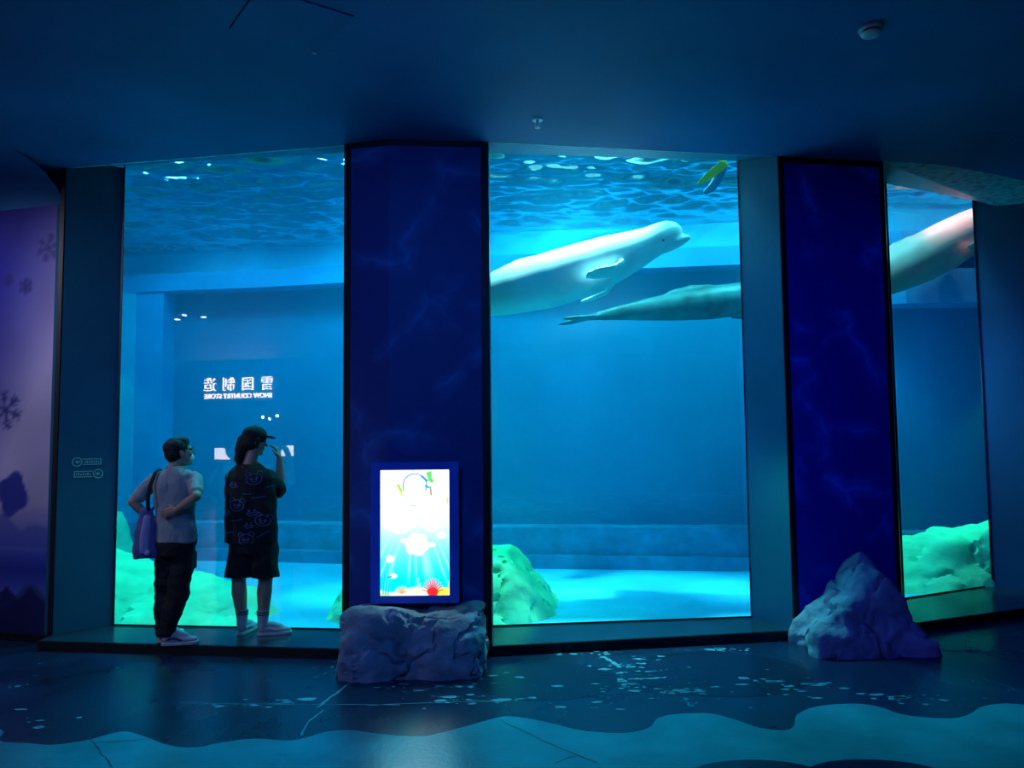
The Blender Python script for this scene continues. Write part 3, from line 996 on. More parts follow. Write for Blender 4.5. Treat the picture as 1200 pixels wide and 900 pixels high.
# --- lit screen on the pillar
kiosk = empty('display_screen', (0, 0, 0))
tag(kiosk, 'lit upright display screen in a blue casing showing a cartoon sea bed', 'screen')
KX0, KX1, KZ0, KZ1 = -1.118, -0.43, 0.465, 1.56
SX0, SX1, SZ0, SZ1 = -1.042, -0.503, 0.525, 1.497
KY = 6.13
MB().box(KX0 + 0.01, KY + 0.02, KZ0 + 0.01, KX1 - 0.01, 6.25, KZ1 - 0.01).build('casing', 'bezel', kiosk)
MB().box(KX0, KY - 0.02, KZ0, SX0, KY + 0.03, KZ1).build('bezel', 'bezel', kiosk, bevel=0.006)
MB().box(SX1, KY - 0.02, KZ0, KX1, KY + 0.03, KZ1).build('bezel', 'bezel', kiosk, bevel=0.006)
MB().box(SX0, KY - 0.015, SZ1, SX1, KY + 0.03, KZ1).build('bezel', 'bezel', kiosk, bevel=0.004)
MB().box(SX0, KY - 0.015, KZ0, SX1, KY + 0.03, SZ0).build('bezel', 'bezel', kiosk, bevel=0.004)
W, H = 120, 214
u = np.linspace(0, 1, W)[None, :].repeat(H, 0)
v = np.linspace(0, 1, H)[:, None].repeat(W, 1)
asp = 0.55
U, V = u * asp, v
img = np.zeros((H, W, 3))
tt = np.clip((v - 0.28) / 0.6, 0, 1)[..., None]
img = (np.array([235, 255, 255]) * (1 - tt) + np.array([0, 215, 240]) * tt) / 255.0
ang = np.arctan2(U - 0.27, V - 0.15)
rays = 0.5 + 0.5 * np.sin(ang * 46 + 2 * np.sin(ang * 17))
img = mix(img, np.clip(rays - 0.55, 0, 1) * 1.1 * np.clip((v - 0.45) / 0.3, 0, 1) * (1 - np.clip((v - 0.8) / 0.15, 0, 1)), (190, 250, 255))
img = mix(img, np.clip((0.275 - v) / 0.01, 0, 1), (255, 255, 252))
for c, rx, ry, k, ph in (((0.15, 0.40), 0.135, 0.105, 5, 0.4), ((0.415, 0.425), 0.085, 0.068, 4, 1.0), ((0.29, 0.595), 0.095, 0.088, 6, 0.2), ((0.485, 0.525), 0.035, 0.028, 4, 0), ((0.075, 0.71), 0.033, 0.028, 3, 2.0), ((0.1, 0.845), 0.03, 0.02, 3, 1), ((0.43, 0.30), 0.12, 0.03, 3, 0)):
    img = mix(img, blob_mask(U, V, c, rx, ry, 0.12, 0.07, k, ph), (255, 255, 255))
for c, rx, ry in (((0.185, 0.565), 0.028, 0.016), ((0.41, 0.60), 0.03, 0.018), ((0.33, 0.40), 0.025, 0.014), ((0.515, 0.405), 0.028, 0.014)):
    img = mix(img, blob_mask(U, V, c, rx, ry, 0.3), (255, 255, 255))
# porthole ring with fronds, bar below it
rd = np.hypot(U - 0.275, V - 0.125)
img = mix(img, np.clip((0.006 - np.abs(rd - 0.095)) / 0.004 + 0.5, 0, 1) * (V < 0.17), (60, 120, 150))
for a_, b_, w_, c_ in (((0.38, 0.03), (0.41, 0.09), 0.016, (90, 160, 60)), ((0.40, 0.02), (0.39, 0.08), 0.012, (70, 170, 90)), ((0.33, 0.05), (0.37, 0.085), 0.010, (30, 110, 200)), ((0.36, 0.13), (0.385, 0.14), 0.010, (20, 140, 210)),
                       ((0.14, 0.12), (0.165, 0.17), 0.012, (120, 180, 60)), ((0.16, 0.19), (0.175, 0.2), 0.010, (200, 170, 90)), ((0.40, 0.14), (0.405, 0.2), 0.009, (120, 120, 100)), ((0.25, 0.008), (0.28, 0.012), 0.004, (120, 180, 60)), ((0.47, 0.015), (0.49, 0.02), 0.004, (190, 210, 80)),
                       ((0.03, 0.275), (0.52, 0.27), 0.004, (150, 215, 205)), ((0.025, 0.235), (0.03, 0.272), 0.004, (200, 200, 120)), ((0.535, 0.23), (0.535, 0.265), 0.010, (230, 160, 90)), ((0.24, 0.285), (0.285, 0.288), 0.006, (120, 180, 120)),
                       ((0.20, 0.215), (0.215, 0.235), 0.004, (60, 150, 200))):
    img = mix(img, seg_mask(U, V, a_, b_, w_, 0.008), c_)
# sea bed: sand, corals, weed
img = mix(img, np.clip((v - (0.945 + 0.02 * np.sin(u * 9))) / 0.02, 0, 1), (255, 250, 215))
img = mix(img, blob_mask(U, V, (0.51, 0.985), 0.10, 0.045, 0.2), (250, 215, 60))
img = mix(img, blob_mask(U, V, (0.03, 1.0), 0.05, 0.03, 0.2), (200, 220, 80))
for k in range(11):
    a = math.pi * (0.08 + 0.84 * k / 10)
    img = mix(img, seg_mask(U, V, (0.415, 0.98), (0.415 + 0.085 * math.cos(a), 0.985 - 0.115 * math.sin(a)), 0.005, 0.006), (205, 50, 60))
img = mix(img, blob_mask(U, V, (0.415, 0.975), 0.045, 0.035, 0.3), (190, 30, 30))
for k in range(9):
    a = math.pi * (0.1 + 0.8 * k / 8)
    img = mix(img, seg_mask(U, V, (0.17, 0.985), (0.17 + 0.06 * math.cos(a), 0.985 - 0.06 * math.sin(a)), 0.004, 0.006), (190, 130, 80))
for x_, h_ in ((0.02, 0.16), (0.04, 0.12), (0.06, 0.09), (0.29, 0.12), (0.305, 0.08), (0.535, 0.10)):
    img = mix(img, seg_mask(U, V, (x_, 0.99), (x_ + 0.012, 0.99 - h_), 0.006, 0.01), (40, 130, 210) if x_ < 0.1 else (150, 215, 120))
img = mix(img, seg_mask(U, V, (0.06, 0.855), (0.085, 0.85), 0.008, 0.008), (10, 120, 190))
grid_print('lit_panel', (SX0, KY - 0.005, SZ0), (SX1, KY - 0.005, SZ0), (SX0, KY - 0.005, SZ1), W, H, np.clip(img, 0, 1), attr_mat('lit_screen_print', 1.9), kiosk)

# --- snowy mural left of the first window
mural = empty('wall_mural')
tag(mural, 'violet winter mural with snowflakes and ice blocks beside the tall blue jamb', 'mural', kind='structure')
W, H = 110, 200
u = np.linspace(0, 1, W)[None, :].repeat(H, 0)
v = np.linspace(0, 1, H)[:, None].repeat(W, 1)
# u = 1 at the jamb; the part in view is about u 0.7 .. 1
base = np.zeros((H, W, 3))
t1 = np.clip((v * 1.9 + (u - 0.82) * 3.0 - 0.15), 0, 1)[..., None]
base = (np.array([16, 24, 150]) * (1 - t1) + np.array([176, 172, 212]) * t1) / 255
t2 = np.clip((v - 0.70) / 0.12, 0, 1)[..., None]
base = base * (1 - t2) + np.array([70, 90, 190]) / 255 * t2
n_ = np.array([[noise.noise(Vector((a * 6, b * 9, 3.3))) for a in np.linspace(0, 1, W)] for b in np.linspace(0, 1, H)])
base = np.clip(base * (1 + 0.12 * n_[..., None]), 0, 1)
UU, VV = u * 3.0, v * 3.85
for (cx, cy, r) in ((2.86, 0.39, 0.12), (2.62, 0.73, 0.07), (2.42, 0.66, 0.05), (2.44, 1.86, 0.17), (1.6, 0.6, 0.2), (0.9, 1.4, 0.16), (1.9, 1.9, 0.14), (0.4, 0.5, 0.2)):
    for k in range(6):
        a = k * math.pi / 3 + cx
        e_ = (cx + r * math.cos(a), cy + r * math.sin(a))
        base = mix(base, 0.8 * seg_mask(UU, VV, (cx, cy), e_, 0.010, 0.02), (24, 28, 120))
        for q in (0.5, 0.78):
            for sg in (-1, 1):
                s0 = (cx + r * q * math.cos(a), cy + r * q * math.sin(a))
                s1 = (s0[0] + 0.3 * r * math.cos(a + sg * 0.9), s0[1] + 0.3 * r * math.sin(a + sg * 0.9))
                base = mix(base, 0.8 * seg_mask(UU, VV, s0, s1, 0.007, 0.018), (24, 28, 120))
ridge = 0.735 + 0.02 * np.sin(u * 40) * np.sin(u * 13) + 0.015 * np.abs(np.sin(u * 31))
base = mix(base, np.clip((v - ridge) / 0.008, 0, 1) * (v < 0.80) * 0.55, (60, 80, 175))
base = mix(base, np.clip(1 - np.abs(v - 0.855) / 0.05, 0, 1) * 0.8, (26, 44, 150))
base = mix(base, blob_mask(UU, VV, (2.55, 2.62), 0.16, 0.19, 0.1, 0.12, 4, 0.3), (50, 62, 160))
base = mix(base, np.clip((v - 0.93 + 0.05 * np.sin(u * 22)) / 0.01, 0, 1), (40, 70, 130))
for cx in (2.52, 2.78, 2.0, 1.4, 0.7):
    tri = np.clip((0.20 - np.abs(UU - cx) * 0.8 - (3.85 - VV) * 0.9 + 0.18) / 0.01, 0, 1)
    base = mix(base, tri * 0.9, (14, 26, 90))
md = Vector((-3.34, 0.85, 0)).normalized()
b0 = Vector((-4.075, 6.905, 0.05))
a0 = b0 + md * 3.0
grid_print('mural_print', tuple(a0), tuple(b0), (a0.x, a0.y, 3.9), W, H, base, attr_mat('mural_print', None, 0.55), mural)
nb = Vector((md.y, -md.x, 0))
MB().prism([(a0.x, a0.y + 0.01), (b0.x, b0.y + 0.01), (b0.x + 0.03, b0.y + 0.2), (a0.x, a0.y + 0.3)], 0, 4.3).build('backing_wall', 'hall_wall', mural)
MB().prism([(a0.x, a0.y - 0.04), (b0.x, b0.y - 0.04), (b0.x, b0.y), (a0.x, a0.y)], 0, 0.06).build('skirting', 'black', mural)

# ------------------------------------------------------------------ pictograms on the jamb: a disc with an arrow and a bar
jd = Vector((-3.64 + 4.02, 7.15 - 6.86, 0)).normalized()
jn = Vector((jd.y, -jd.x, 0))
jm = Matrix((jd, Vector((0, 0, 1)), jn)).transposed().to_4x4()
for zc, flip, lab in ((1.565, 1, 'upper pale pictogram on the jamb, disc at the mural end'), (1.455, -1, 'lower pale pictogram on the jamb, disc at the pane end')):
    e = empty('pictogram')
    c = Vector((-4.02, 6.86, 0)) + jd * 0.235
    mm = jm.copy()
    mm.translation = Vector((c.x, c.y, zc)) + jn * 0.002
    e.matrix_world = mm
    tag(e, lab, 'pictogram', 'pictograms on the jamb')
    mb = MB()
    cx = -0.085 * flip
    n = 28
    ring = []
    vs_ = []
    for k in range(n):
        a = 2 * math.pi * k / n
        vs_ += [(cx + 0.042 * math.cos(a), 0.042 * math.sin(a), 0.002), (cx + 0.033 * math.cos(a), 0.033 * math.sin(a), 0.002)]
    mb.add(vs_, [(2 * k, 2 * ((k + 1) % n), 2 * ((k + 1) % n) + 1, 2 * k + 1) for k in range(n)])
    mb.build('ring', 'decal', e)
    mb = MB()
    mb.add([(cx - 0.018 * flip, 0.0, 0.002), (cx + 0.006 * flip, 0.018, 0.002), (cx + 0.006 * flip, 0.007, 0.002), (cx + 0.022 * flip, 0.007, 0.002), (cx + 0.022 * flip, -0.007, 0.002), (cx + 0.006 * flip, -0.007, 0.002), (cx + 0.006 * flip, -0.018, 0.002)],
           [(0, 1, 2, 3, 4, 5, 6)])
    mb.build('arrow', 'decal', e)
    mb = MB()
    x0, x1 = cx + 0.046 * flip, cx + 0.19 * flip
    for ya, yb in ((0.020, 0.028), (-0.028, -0.020)):
        mb.box(min(x0, x1), ya, 0, max(x0, x1), yb, 0.003)
    mb.box(x1 - 0.004, -0.028, 0, x1 + 0.004, 0.028, 0.003)
    mb.build('bar_outline', 'decal', e)
    mb = MB()
    for k in range(7):
        xx = min(x0, x1) + 0.012 + k * 0.018
        mb.box(xx, -0.010, 0, xx + 0.010, 0.012 if k % 2 else 0.006, 0.003)
    mb.build('caption', 'decal', e)

# ------------------------------------------------------------------ ceiling fittings
sd = empty('smoke_detector', (2.13, 4.38, CEIL))
sd.location = (2.21, 4.56, CEIL)
tag(sd, 'round white smoke detector on the dark blue ceiling', 'smoke detector')
MB().lathe([(0.02, 0.0), (0.068, 0.0), (0.07, -0.004), (0.07, -0.018), (0.062, -0.022)], 32).build('base', 'white_plastic', sd, sm=40)
MB().lathe([(0.050, -0.020), (0.050, -0.034)], 32).build('sensor_slot', 'black', sd, sm=40)
MB().lathe([(0.058, -0.034), (0.060, -0.038), (0.052, -0.050), (0.030, -0.057), (0.005, -0.058)], 32).build('cap', 'white_plastic', sd, sm=40)
sp = empty('sprinkler', (0.22, 5.88, CEIL))
tag(sp, 'small metal sprinkler head hanging from the ceiling above the second window', 'sprinkler')
MB().lathe([(0.01, 0), (0.042, 0.0), (0.040, -0.008), (0.012, -0.012)], 24).build('escutcheon', 'chrome', sp, sm=40)
MB().lathe([(0.012, -0.010), (0.012, -0.03), (0.007, -0.034), (0.007, -0.05)], 16).build('body', 'chrome', sp, sm=40)
for sx in (-1, 1):
    MB().limb([(sx * 0.010, 0, -0.03), (sx * 0.020, 0, -0.045), (sx * 0.004, 0, -0.065)], [0.003] * 3, 8).build('frame_arm', 'chrome', sp, sm=0)
MB().lathe([(0.004, -0.064), (0.022, -0.066), (0.022, -0.068), (0.004, -0.069)], 20).build('deflector', 'chrome', sp, sm=40)
ha = empty('access_hatch', (0, 0, CEIL))
tag(ha, 'square access hatch in the ceiling', 'hatch')
hp = [(-1.68, 4.49), (-1.23, 4.80), (-0.90, 4.37), (-1.36, 4.06)]
MB().prism(hp, -0.004, 0.0).build('frame_edge', 'black', ha)
cx, cy = sum(p[0] for p in hp) / 4, sum(p[1] for p in hp) / 4
MB().prism([(cx + (x - cx) * 0.985, cy + (y - cy) * 0.985) for x, y in hp], -0.010, -0.002).build('hatch_panel', 'ceiling', ha)
MB().box(-1.25, 4.755, -0.022, -1.225, 4.78, -0.008).build('latch', 'chrome', ha, bevel=0.003)

# ------------------------------------------------------------------ shop sign on the far hall wall (the first pane mirrors it)
sign = empty('shop_sign', (-12.2, -8.17, 3.36))
tag(sign, 'lit white lettered shop sign mirrored in the first window', 'sign')


def text_mesh(body, size, ext, offset):
    cu = bpy.data.curves.new('txt', 'FONT')
    cu.body = body
    cu.size = size
    cu.extrude = ext
    cu.offset = offset
    cu.align_x = 'CENTER'
    cu.resolution_u = 3
    o = bpy.data.objects.new('txt', cu)
    COL.objects.link(o)
    dg = bpy.context.evaluated_depsgraph_get()
    me = bpy.data.meshes.new_from_object(o.evaluated_get(dg))
    bpy.data.objects.remove(o)
    return me


MB().box(-1.5, -0.02, -0.46, 1.5, 0.0, 0.5).build('back_panel', 'hall_wall', sign)
for k, ch in enumerate('雪国制造'):
    o = link('letter', text_mesh(ch, 0.46, 0.02, 0.0), 'sign_light', sign)
    o.rotation_euler = (R(90), 0, R(180))
    o.location = (1.0 - k * 0.665, 0.03, -0.05)
o = link('lettering', text_mesh('SNOW COUNTRY STORE', 0.205, 0.02, 0.004), 'sign_light', sign)
o.rotation_euler = (R(90), 0, R(180))
o.location = (0, 0.03, -0.32)


def wall_screen(x, z, w, h, lab):
    e = empty('wall_screen', (x, -8.15, z))
    tag(e, lab, 'screen')
    MB().box(-w / 2 - 0.04, 0, -h / 2 - 0.04, w / 2 + 0.04, 0.05, h / 2 + 0.04).build('casing', 'black', e)
    MB().box(-w / 2, 0.05, -h / 2, w / 2, 0.055, h / 2).build('lit_panel', 'sign_blue', e)


def downlight(x, y, lab, zz=CEIL):
    e = empty('downlight', (x, y, zz))
    tag(e, lab, 'downlight', 'downlights on the hall ceiling')
    MB().lathe([(0.05, 0), (0.075, 0.0), (0.075, -0.02), (0.055, -0.025)], 20).build('rim', 'black', e, sm=40)
    MB().lathe([(0.004, -0.026), (0.052, -0.026), (0.04, -0.03), (0.004, -0.03)], 20).build('lens', 'lamp_white', e, sm=40)


wall_screen(-12.68, 1.32, 0.55, 0.36, 'small lit notice screen under the shop sign, mirrored left of the cap')
wall_screen(-10.63, 1.40, 0.75, 0.32, 'wide lit notice screen beside the shop, mirrored behind the raised hand')
downlight(-8.59, -0.32, 'hall downlight mirrored high in the first window, lowest of three')
downlight(-8.12, 0.11, 'hall downlight mirrored high in the first window, topmost of three')
downlight(-7.9, -0.20, 'hall downlight mirrored high in the first window, small one at the end')
for k, (x, z) in enumerate(((-11.27, 2.43), (-11.04, 2.38), (-10.78, 2.46))):
    e = empty('shelf_lamp', (x, -8.19, z))
    tag(e, ('round shelf lamp below the shop sign, nearest the sign middle', 'round shelf lamp below the shop sign, lowest of the three', 'round shelf lamp below the shop sign, farthest from its middle')[k], 'lamp', 'shelf lamps of the shop')
    MB().limb([(0, 0, 0), (0, 0.10, 0)], [0.05, 0.05], 12).build('housing', 'black', e, sm=0)
    MB().ball((0, 0.15, 0), (0.045, 0.02, 0.04), n=12, m=8).build('lens', 'lamp_white', e, sm=0)


# ------------------------------------------------------------------ people
def head_frame(fwd, up=(0, 0, 1)):
    f = Vector(fwd).normalized()
    u = Vector(up)
    u = (u - f * u.dot(f)).normalized()
    s = f.cross(u)
    return Matrix((s, f, u)).transposed()   # columns: side, forward, up


def add_head(mb, c, rot, k=1.0):
    """skull, jaw, nose, brow, lips, ears; c = middle of the head"""
    P = lambda x, y, z: Vector(c) + rot @ (Vector((x, y, z)) * k)
    mb.ball(P(0, -0.012, 0.028), (0.074 * k, 0.094 * k, 0.088 * k), rot)
    mb.ball(P(0, 0.022, -0.035), (0.060 * k, 0.070 * k, 0.082 * k), rot)
    mb.ball(P(0, 0.058, -0.098), (0.026 * k, 0.024 * k, 0.020 * k), rot, 10, 8)
    mb.limb([P(0, 0.082, 0.012), P(0, 0.098, -0.018), P(0, 0.104, -0.030)], [0.009 * k, 0.012 * k, 0.014 * k], 10)
    mb.limb([P(-0.04, 0.072, 0.020), P(0, 0.084, 0.024), P(0.04, 0.072, 0.020)], [0.010 * k] * 3, 10)
    mb.limb([P(-0.020, 0.080, -0.062), P(0, 0.087, -0.062), P(0.020, 0.080, -0.062)], [0.008 * k] * 3, 10)
    for s in (-1, 1):
        mb.ball(P(s * 0.075, -0.008, -0.012), (0.010 * k, 0.020 * k, 0.032 * k), rot, 10, 8)
        mb.ball(P(s * 0.040, 0.062, -0.025), (0.020 * k, 0.018 * k, 0.022 * k), rot, 10, 8)


def add_hand(mb, wrist, direction, palm_n, thumb_side, curl=0.5, k=1.0):
    """palm, four bent fingers of unequal length and a thumb leaving the side of the palm"""
    w = Vector(wrist)
    d = Vector(direction).normalized()
    n = Vector(palm_n)
    n = (n - d * n.dot(d)).normalized()          # points out of the palm
    s = d.cross(n).normalized() * thumb_side     # towards the thumb
    P = lambda a, b, c: w + d * a * k + s * b * k + n * c * k
    mb.limb([P(0.0, 0, 0), P(0.03, 0.0, 0), P(0.085, 0.002, 0)], [0.026 * k, 0.038 * k, 0.040 * k], 14, 0.42, n)
    for b, L in ((0.031, 0.068), (0.011, 0.078), (-0.010, 0.072), (-0.030, 0.056)):
        p0 = P(0.078, b * 0.95, 0)
        a1, a2, a3 = curl * 0.5, curl * 1.2, curl * 1.7
        q = [p0]
        for a, l in ((a1, 0.45), (a2, 0.32), (a3, 0.23)):
            q.append(q[-1] + (d * math.cos(a) + n * math.sin(a)) * L * l * k)
        mb.limb(q, [0.0095 * k, 0.009 * k, 0.0085 * k, 0.0075 * k], 10)
    t0 = P(0.022, 0.026, 0.004)
    t1 = P(0.050, 0.052, 0.012)
    t2 = P(0.078, 0.058, 0.022)
    mb.limb([t0, t1, t2], [0.014 * k, 0.0115 * k, 0.009 * k], 10)


def shoe(parent, heel, yaw, mats, label=None, L=0.28):
    """sneaker: sole, upper, laces, panel; heel = point on the ledge, yaw = toe direction"""
    e = empty('shoe')
    e.parent = parent
    e.location = heel
    e.rotation_euler = (0, 0, yaw)              # toe along +x
    st = [(-0.01, 0.026), (0.02, 0.036), (0.08, 0.036), (0.15, 0.042), (0.21, 0.046), (0.25, 0.040), (0.275, 0.026)]
    mb = MB()
    out = [(x, r) for x, r in st] + [(x, -r) for x, r in reversed(st)]
    mb.prism(out, 0.0, 0.028)
    mb.build('sole', mats[1], e, bevel=0.006)
    mb = MB()
    mb.limb([(0.03, 0, 0.055), (0.03, 0, 0.095)], [0.040, 0.041], 16)
    mb.limb([(0.02, 0, 0.045), (0.10, 0, 0.050), (0.18, 0, 0.042), (0.24, 0, 0.038)], [0.034, 0.040, 0.042, 0.032], 16, 0.75, (0, 0, 1))
    mb.limb([(0.05, 0, 0.090), (0.12, 0, 0.078), (0.18, 0, 0.062)], [0.036, 0.036, 0.030], 14)
    fuse(mb, 'upper', mats[0], e, 0.007, 5)
    mb = MB()
    for k in range(4):
        x = 0.095 + 0.026 * k
        mb.limb([(x, -0.026, 0.098 - 0.011 * k), (x + 0.004, 0, 0.108 - 0.011 * k), (x, 0.026, 0.098 - 0.011 * k)], [0.004] * 3, 6)
    mb.build('laces', mats[2], e, sm=0)
    mb = MB()
    for s in (-1, 1):
        mb.limb([(0.03, s * 0.033, 0.05), (0.09, s * 0.040, 0.062), (0.15, s * 0.042, 0.042)], [0.010, 0.010, 0.008], 8, 0.4, (0, 1, 0))
    mb.limb([(-0.008, 0, 0.05), (-0.006, 0, 0.09)], [0.012, 0.012], 8, 0.5, (1, 0, 0))
    mb.build('side_panel', mats[3], e, sm=0)
    return e


def wrinkle(o, amp, freq, seed, stretch=(1, 1, 1)):
    """folds in cloth"""
    me = o.data
    n = len(me.vertices)
    co = np.empty(n * 3)
    no = np.empty(n * 3)
    me.vertices.foreach_get('co', co)
    me.vertex_normals.foreach_get('vector', no)
    co = co.reshape(-1, 3)
    no = no.reshape(-1, 3)
    pp = co * np.array(stretch) * freq + np.array([seed, seed * 2, seed * 3])
    w = np.array([noise.fractal(p, 1.0, 2.0, 3) for p in pp])
    me.vertices.foreach_set('co', (co + no * (w * amp)[:, None]).ravel())
    me.update()


# ---- visitor in the grey polo: back to us, hands on hips, looking up
g = empty('person', (-2.823, 6.52, LZ))
tag(g, 'visitor in grey polo and black trousers standing with hands on hips, looking up', 'person')
hc = Vector((0.012, 0.03, 1.57))
hr = head_frame((0.72, 0.62, 0.16), (-0.12, 0.0, 1))
mb = MB()
add_head(mb, hc, hr, 1.06)
mb.limb([(-0.01, -0.005, 1.38), (-0.008, 0.0, 1.44), (-0.002, 0.01, 1.50)], [0.062, 0.054, 0.054], 16)
secs = [(0.86, 0.150, 0.105, 0.01), (0.95, 0.140, 0.10, 0.005), (1.08, 0.140, 0.10, 0.0), (1.22, 0.160, 0.11, -0.003), (1.34, 0.165, 0.105, -0.005), (1.41, 0.12, 0.08, 0.0)]
mb.loft([((x, 0, z), (1, 0, 0), (0, 1, 0), rx, ry) for z, rx, ry, x in secs], 24)
SL, SR = Vector((-0.172, 0, 1.345)), Vector((0.164, -0.01, 1.345))
EL, ER = Vector((-0.325, -0.07, 1.165)), Vector((0.252, -0.20, 1.215))
WL, WR = Vector((-0.205, -0.03, 1.02)), Vector((0.085, -0.175, 1.105))
for S, E_, W_, ts in ((SL, EL, WL, 1), (SR, ER, WR, -1)):
    mb.limb([S, (S + E_) / 2, E_], [0.056, 0.048, 0.040], 14)
    mb.limb([E_, (E_ * 0.6 + W_ * 0.4), W_], [0.040, 0.038, 0.026], 14)
add_hand(mb, WL, (0.75, -0.1, -0.45), (0.3, 0.9, 0.3), 1, 0.5)
add_hand(mb, WR, (-0.92, 0.05, -0.28), (0.05, 1, 0.1), -1, 0.35)
HL, HR = Vector((-0.075, 0.02, 0.84)), Vector((0.085, 0, 0.84))
KL, KR = Vector((-0.082, 0.04, 0.46)), Vector((0.052, -0.02, 0.46))
AL, AR = Vector((-0.098, 0.03, 0.085)), Vector((-0.018, -0.06, 0.085))
for h_, k_, a_ in ((HL, KL, AL), (HR, KR, AR)):
    mb.limb([h_, (h_ + k_) / 2, k_], [0.085, 0.075, 0.056], 16)
    mb.limb([k_, k_ * 0.7 + a_ * 0.3, a_], [0.054, 0.054, 0.036], 16)
fuse(mb, 'body', 'skin', g, 0.0055, 5)
# hair, short
mb = MB()
HP = lambda x, y, z: hc + hr @ Vector((x, y, z))
mb.ball(HP(0, -0.024, 0.046), (0.090, 0.106, 0.086), hr)
mb.ball(HP(0, -0.052, 0.0), (0.084, 0.072, 0.088), hr)
mb.ball(HP(0, 0.020, 0.080), (0.074, 0.072, 0.050), hr)
for s in (-1, 1):
    mb.limb([HP(s * 0.076, 0.01, 0.03), HP(s * 0.078, 0.012, -0.005)], [0.016, 0.010], 8)
o = fuse(mb, 'hair', 'hair', g, 0.006, 3)
wrinkle(o, 0.004, 40, 2)
# eyes, glasses, mask
for s in (-1, 1):
    MB().ball(HP(s * 0.032, 0.083, 0.008), (0.011, 0.011, 0.011), n=10, m=8).build('eye', 'eye', g, sm=0)
gl = empty('glasses')
gl.parent = g
for s in (-1, 1):
    mb = MB()
    pts = [HP(s * 0.034 + 0.024 * math.cos(a), 0.106, 0.006 + 0.019 * math.sin(a)) for a in [2 * math.pi * k / 14 for k in range(15)]]
    mb.limb(pts, [0.0022] * 15, 6)
    mb.build('rim', 'black', gl, sm=0)
    mb = MB()
    mb.limb([HP(s * 0.058, 0.104, 0.010), HP(s * 0.084, 0.06, 0.012), HP(s * 0.086, 0.0, 0.008)], [0.0022] * 3, 6)
    mb.build('temple', 'black', gl, sm=0)
mb = MB()
mb.ball(HP(0, 0.062, -0.062), (0.052, 0.048, 0.046), hr)
fuse(mb, 'face_mask', 'mask', g, 0.006, 3)
# polo shirt
mb = MB()
secs = [(0.825, 0.168, 0.125, 0.012), (0.90, 0.166, 0.124, 0.010), (1.0, 0.158, 0.118, 0.004), (1.10, 0.160, 0.118, 0.0), (1.22, 0.178, 0.126, -0.003), (1.32, 0.186, 0.122, -0.005), (1.385, 0.165, 0.105, -0.002), (1.42, 0.105, 0.085, -0.003), (1.44, 0.075, 0.072, -0.006)]
mb.loft([((x, -0.004, z), (1, 0, 0), (0, 1, 0), rx, ry) for z, rx, ry, x in secs], 28)
for S, E_ in ((SL, EL), (SR, ER)):
    mb.limb([S + Vector((0, 0, 0.0)), S * 0.6 + E_ * 0.4, S * 0.30 + E_ * 0.70], [0.060, 0.062, 0.062], 16)
o = fuse(mb, 'polo_shirt', 'polo', g, 0.008, 5)
wrinkle(o, 0.012, 7, 4, (1.6, 1.6, 0.7))
mb = MB()
mb.limb([Vector((-0.006, 0.005, 1.44)) + Vector((0.068 * math.cos(a), 0.066 * math.sin(a), 0.006 * math.sin(a))) for a in [2 * math.pi * k / 20 for k in range(21)]], [0.017] * 21, 8)
mb.build('collar', 'polo', o, sm=0)
# trousers
mb = MB()
mb.loft([((0.008, 0, z), (1, 0, 0), (0, 1, 0), rx, ry) for z, rx, ry in ((0.72, 0.155, 0.115), (0.80, 0.160, 0.122), (0.88, 0.150, 0.116))], 24)
for h_, k_, a_ in ((HL, KL, AL), (HR, KR, AR)):
    mb.limb([h_, (h_ + k_) / 2, k_, (k_ + a_) / 2, a_ + Vector((0, 0, 0.06)), a_ + Vector((0, 0, 0.015))], [0.098, 0.095, 0.088, 0.084, 0.070, 0.066], 18)
o = fuse(mb, 'trousers', 'black_cotton', g, 0.009, 5)
wrinkle(o, 0.018, 6, 9, (1, 1, 1.6))
mb = MB()
mb.box(0.135, -0.07, 0.60, 0.165, 0.06, 0.74)
mb.build('cargo_pocket', 'black_cotton', g, bevel=0.01)
shoe(g, AL + Vector((-0.01, -0.03, -0.085)), R(72), ('shoe_white', 'shoe_white', 'sock', 'shoe_grey'))
shoe(g, AR + Vector((-0.03, -0.02, -0.085)), R(12), ('shoe_white', 'shoe_white', 'sock', 'shoe_grey'))

# shoulder bag
bag = empty('shoulder_bag', (-2.823, 6.52, LZ))
tag(bag, 'lavender canvas shoulder bag hanging at the side of the visitor in grey', 'bag')
mb = MB()
mb.loft([((-0.205, -0.085, z), (0.92, 0.40, 0), (-0.40, 0.92, 0), rx, ry) for z, rx, ry in ((0.70, 0.02, 0.01), (0.71, 0.085, 0.035), (0.76, 0.098, 0.042), (0.9, 0.088, 0.038), (1.05, 0.062, 0.026), (1.11, 0.045, 0.018), (1.115, 0.02, 0.01))], 20)
o = fuse(mb, 'bag_body', 'bag', bag, 0.008, 4)
wrinkle(o, 0.012, 9, 5)
mb = MB()
mb.limb([(-0.20, -0.125, 0.76), (-0.195, -0.125, 0.90), (-0.182, -0.112, 1.05)], [0.034, 0.036, 0.026], 14, 0.3, (0.4, -0.9, 0))
o2 = mb.build('side_pocket', 'bag_pale', bag, sm=0)
mb = MB()
mb.ball((-0.165, -0.135, 0.755), (0.024, 0.014, 0.024), n=12, m=8)
mb.build('round_badge', 'bag_pale', bag, sm=0)
mb = MB()
mb.limb([(-0.185, -0.10, 1.10), (-0.175, -0.125, 1.20), (-0.160, -0.125, 1.30), (-0.135, -0.09, 1.405), (-0.128, -0.02, 1.432), (-0.130, 0.06, 1.39), (-0.15, 0.12, 1.28), (-0.18, 0.13, 1.15), (-0.195, -0.02, 1.09)],
        [0.017] * 9, 10, 0.3, (0, -1, 0.3))
mb.build('strap', 'black_cotton', bag, sm=0)

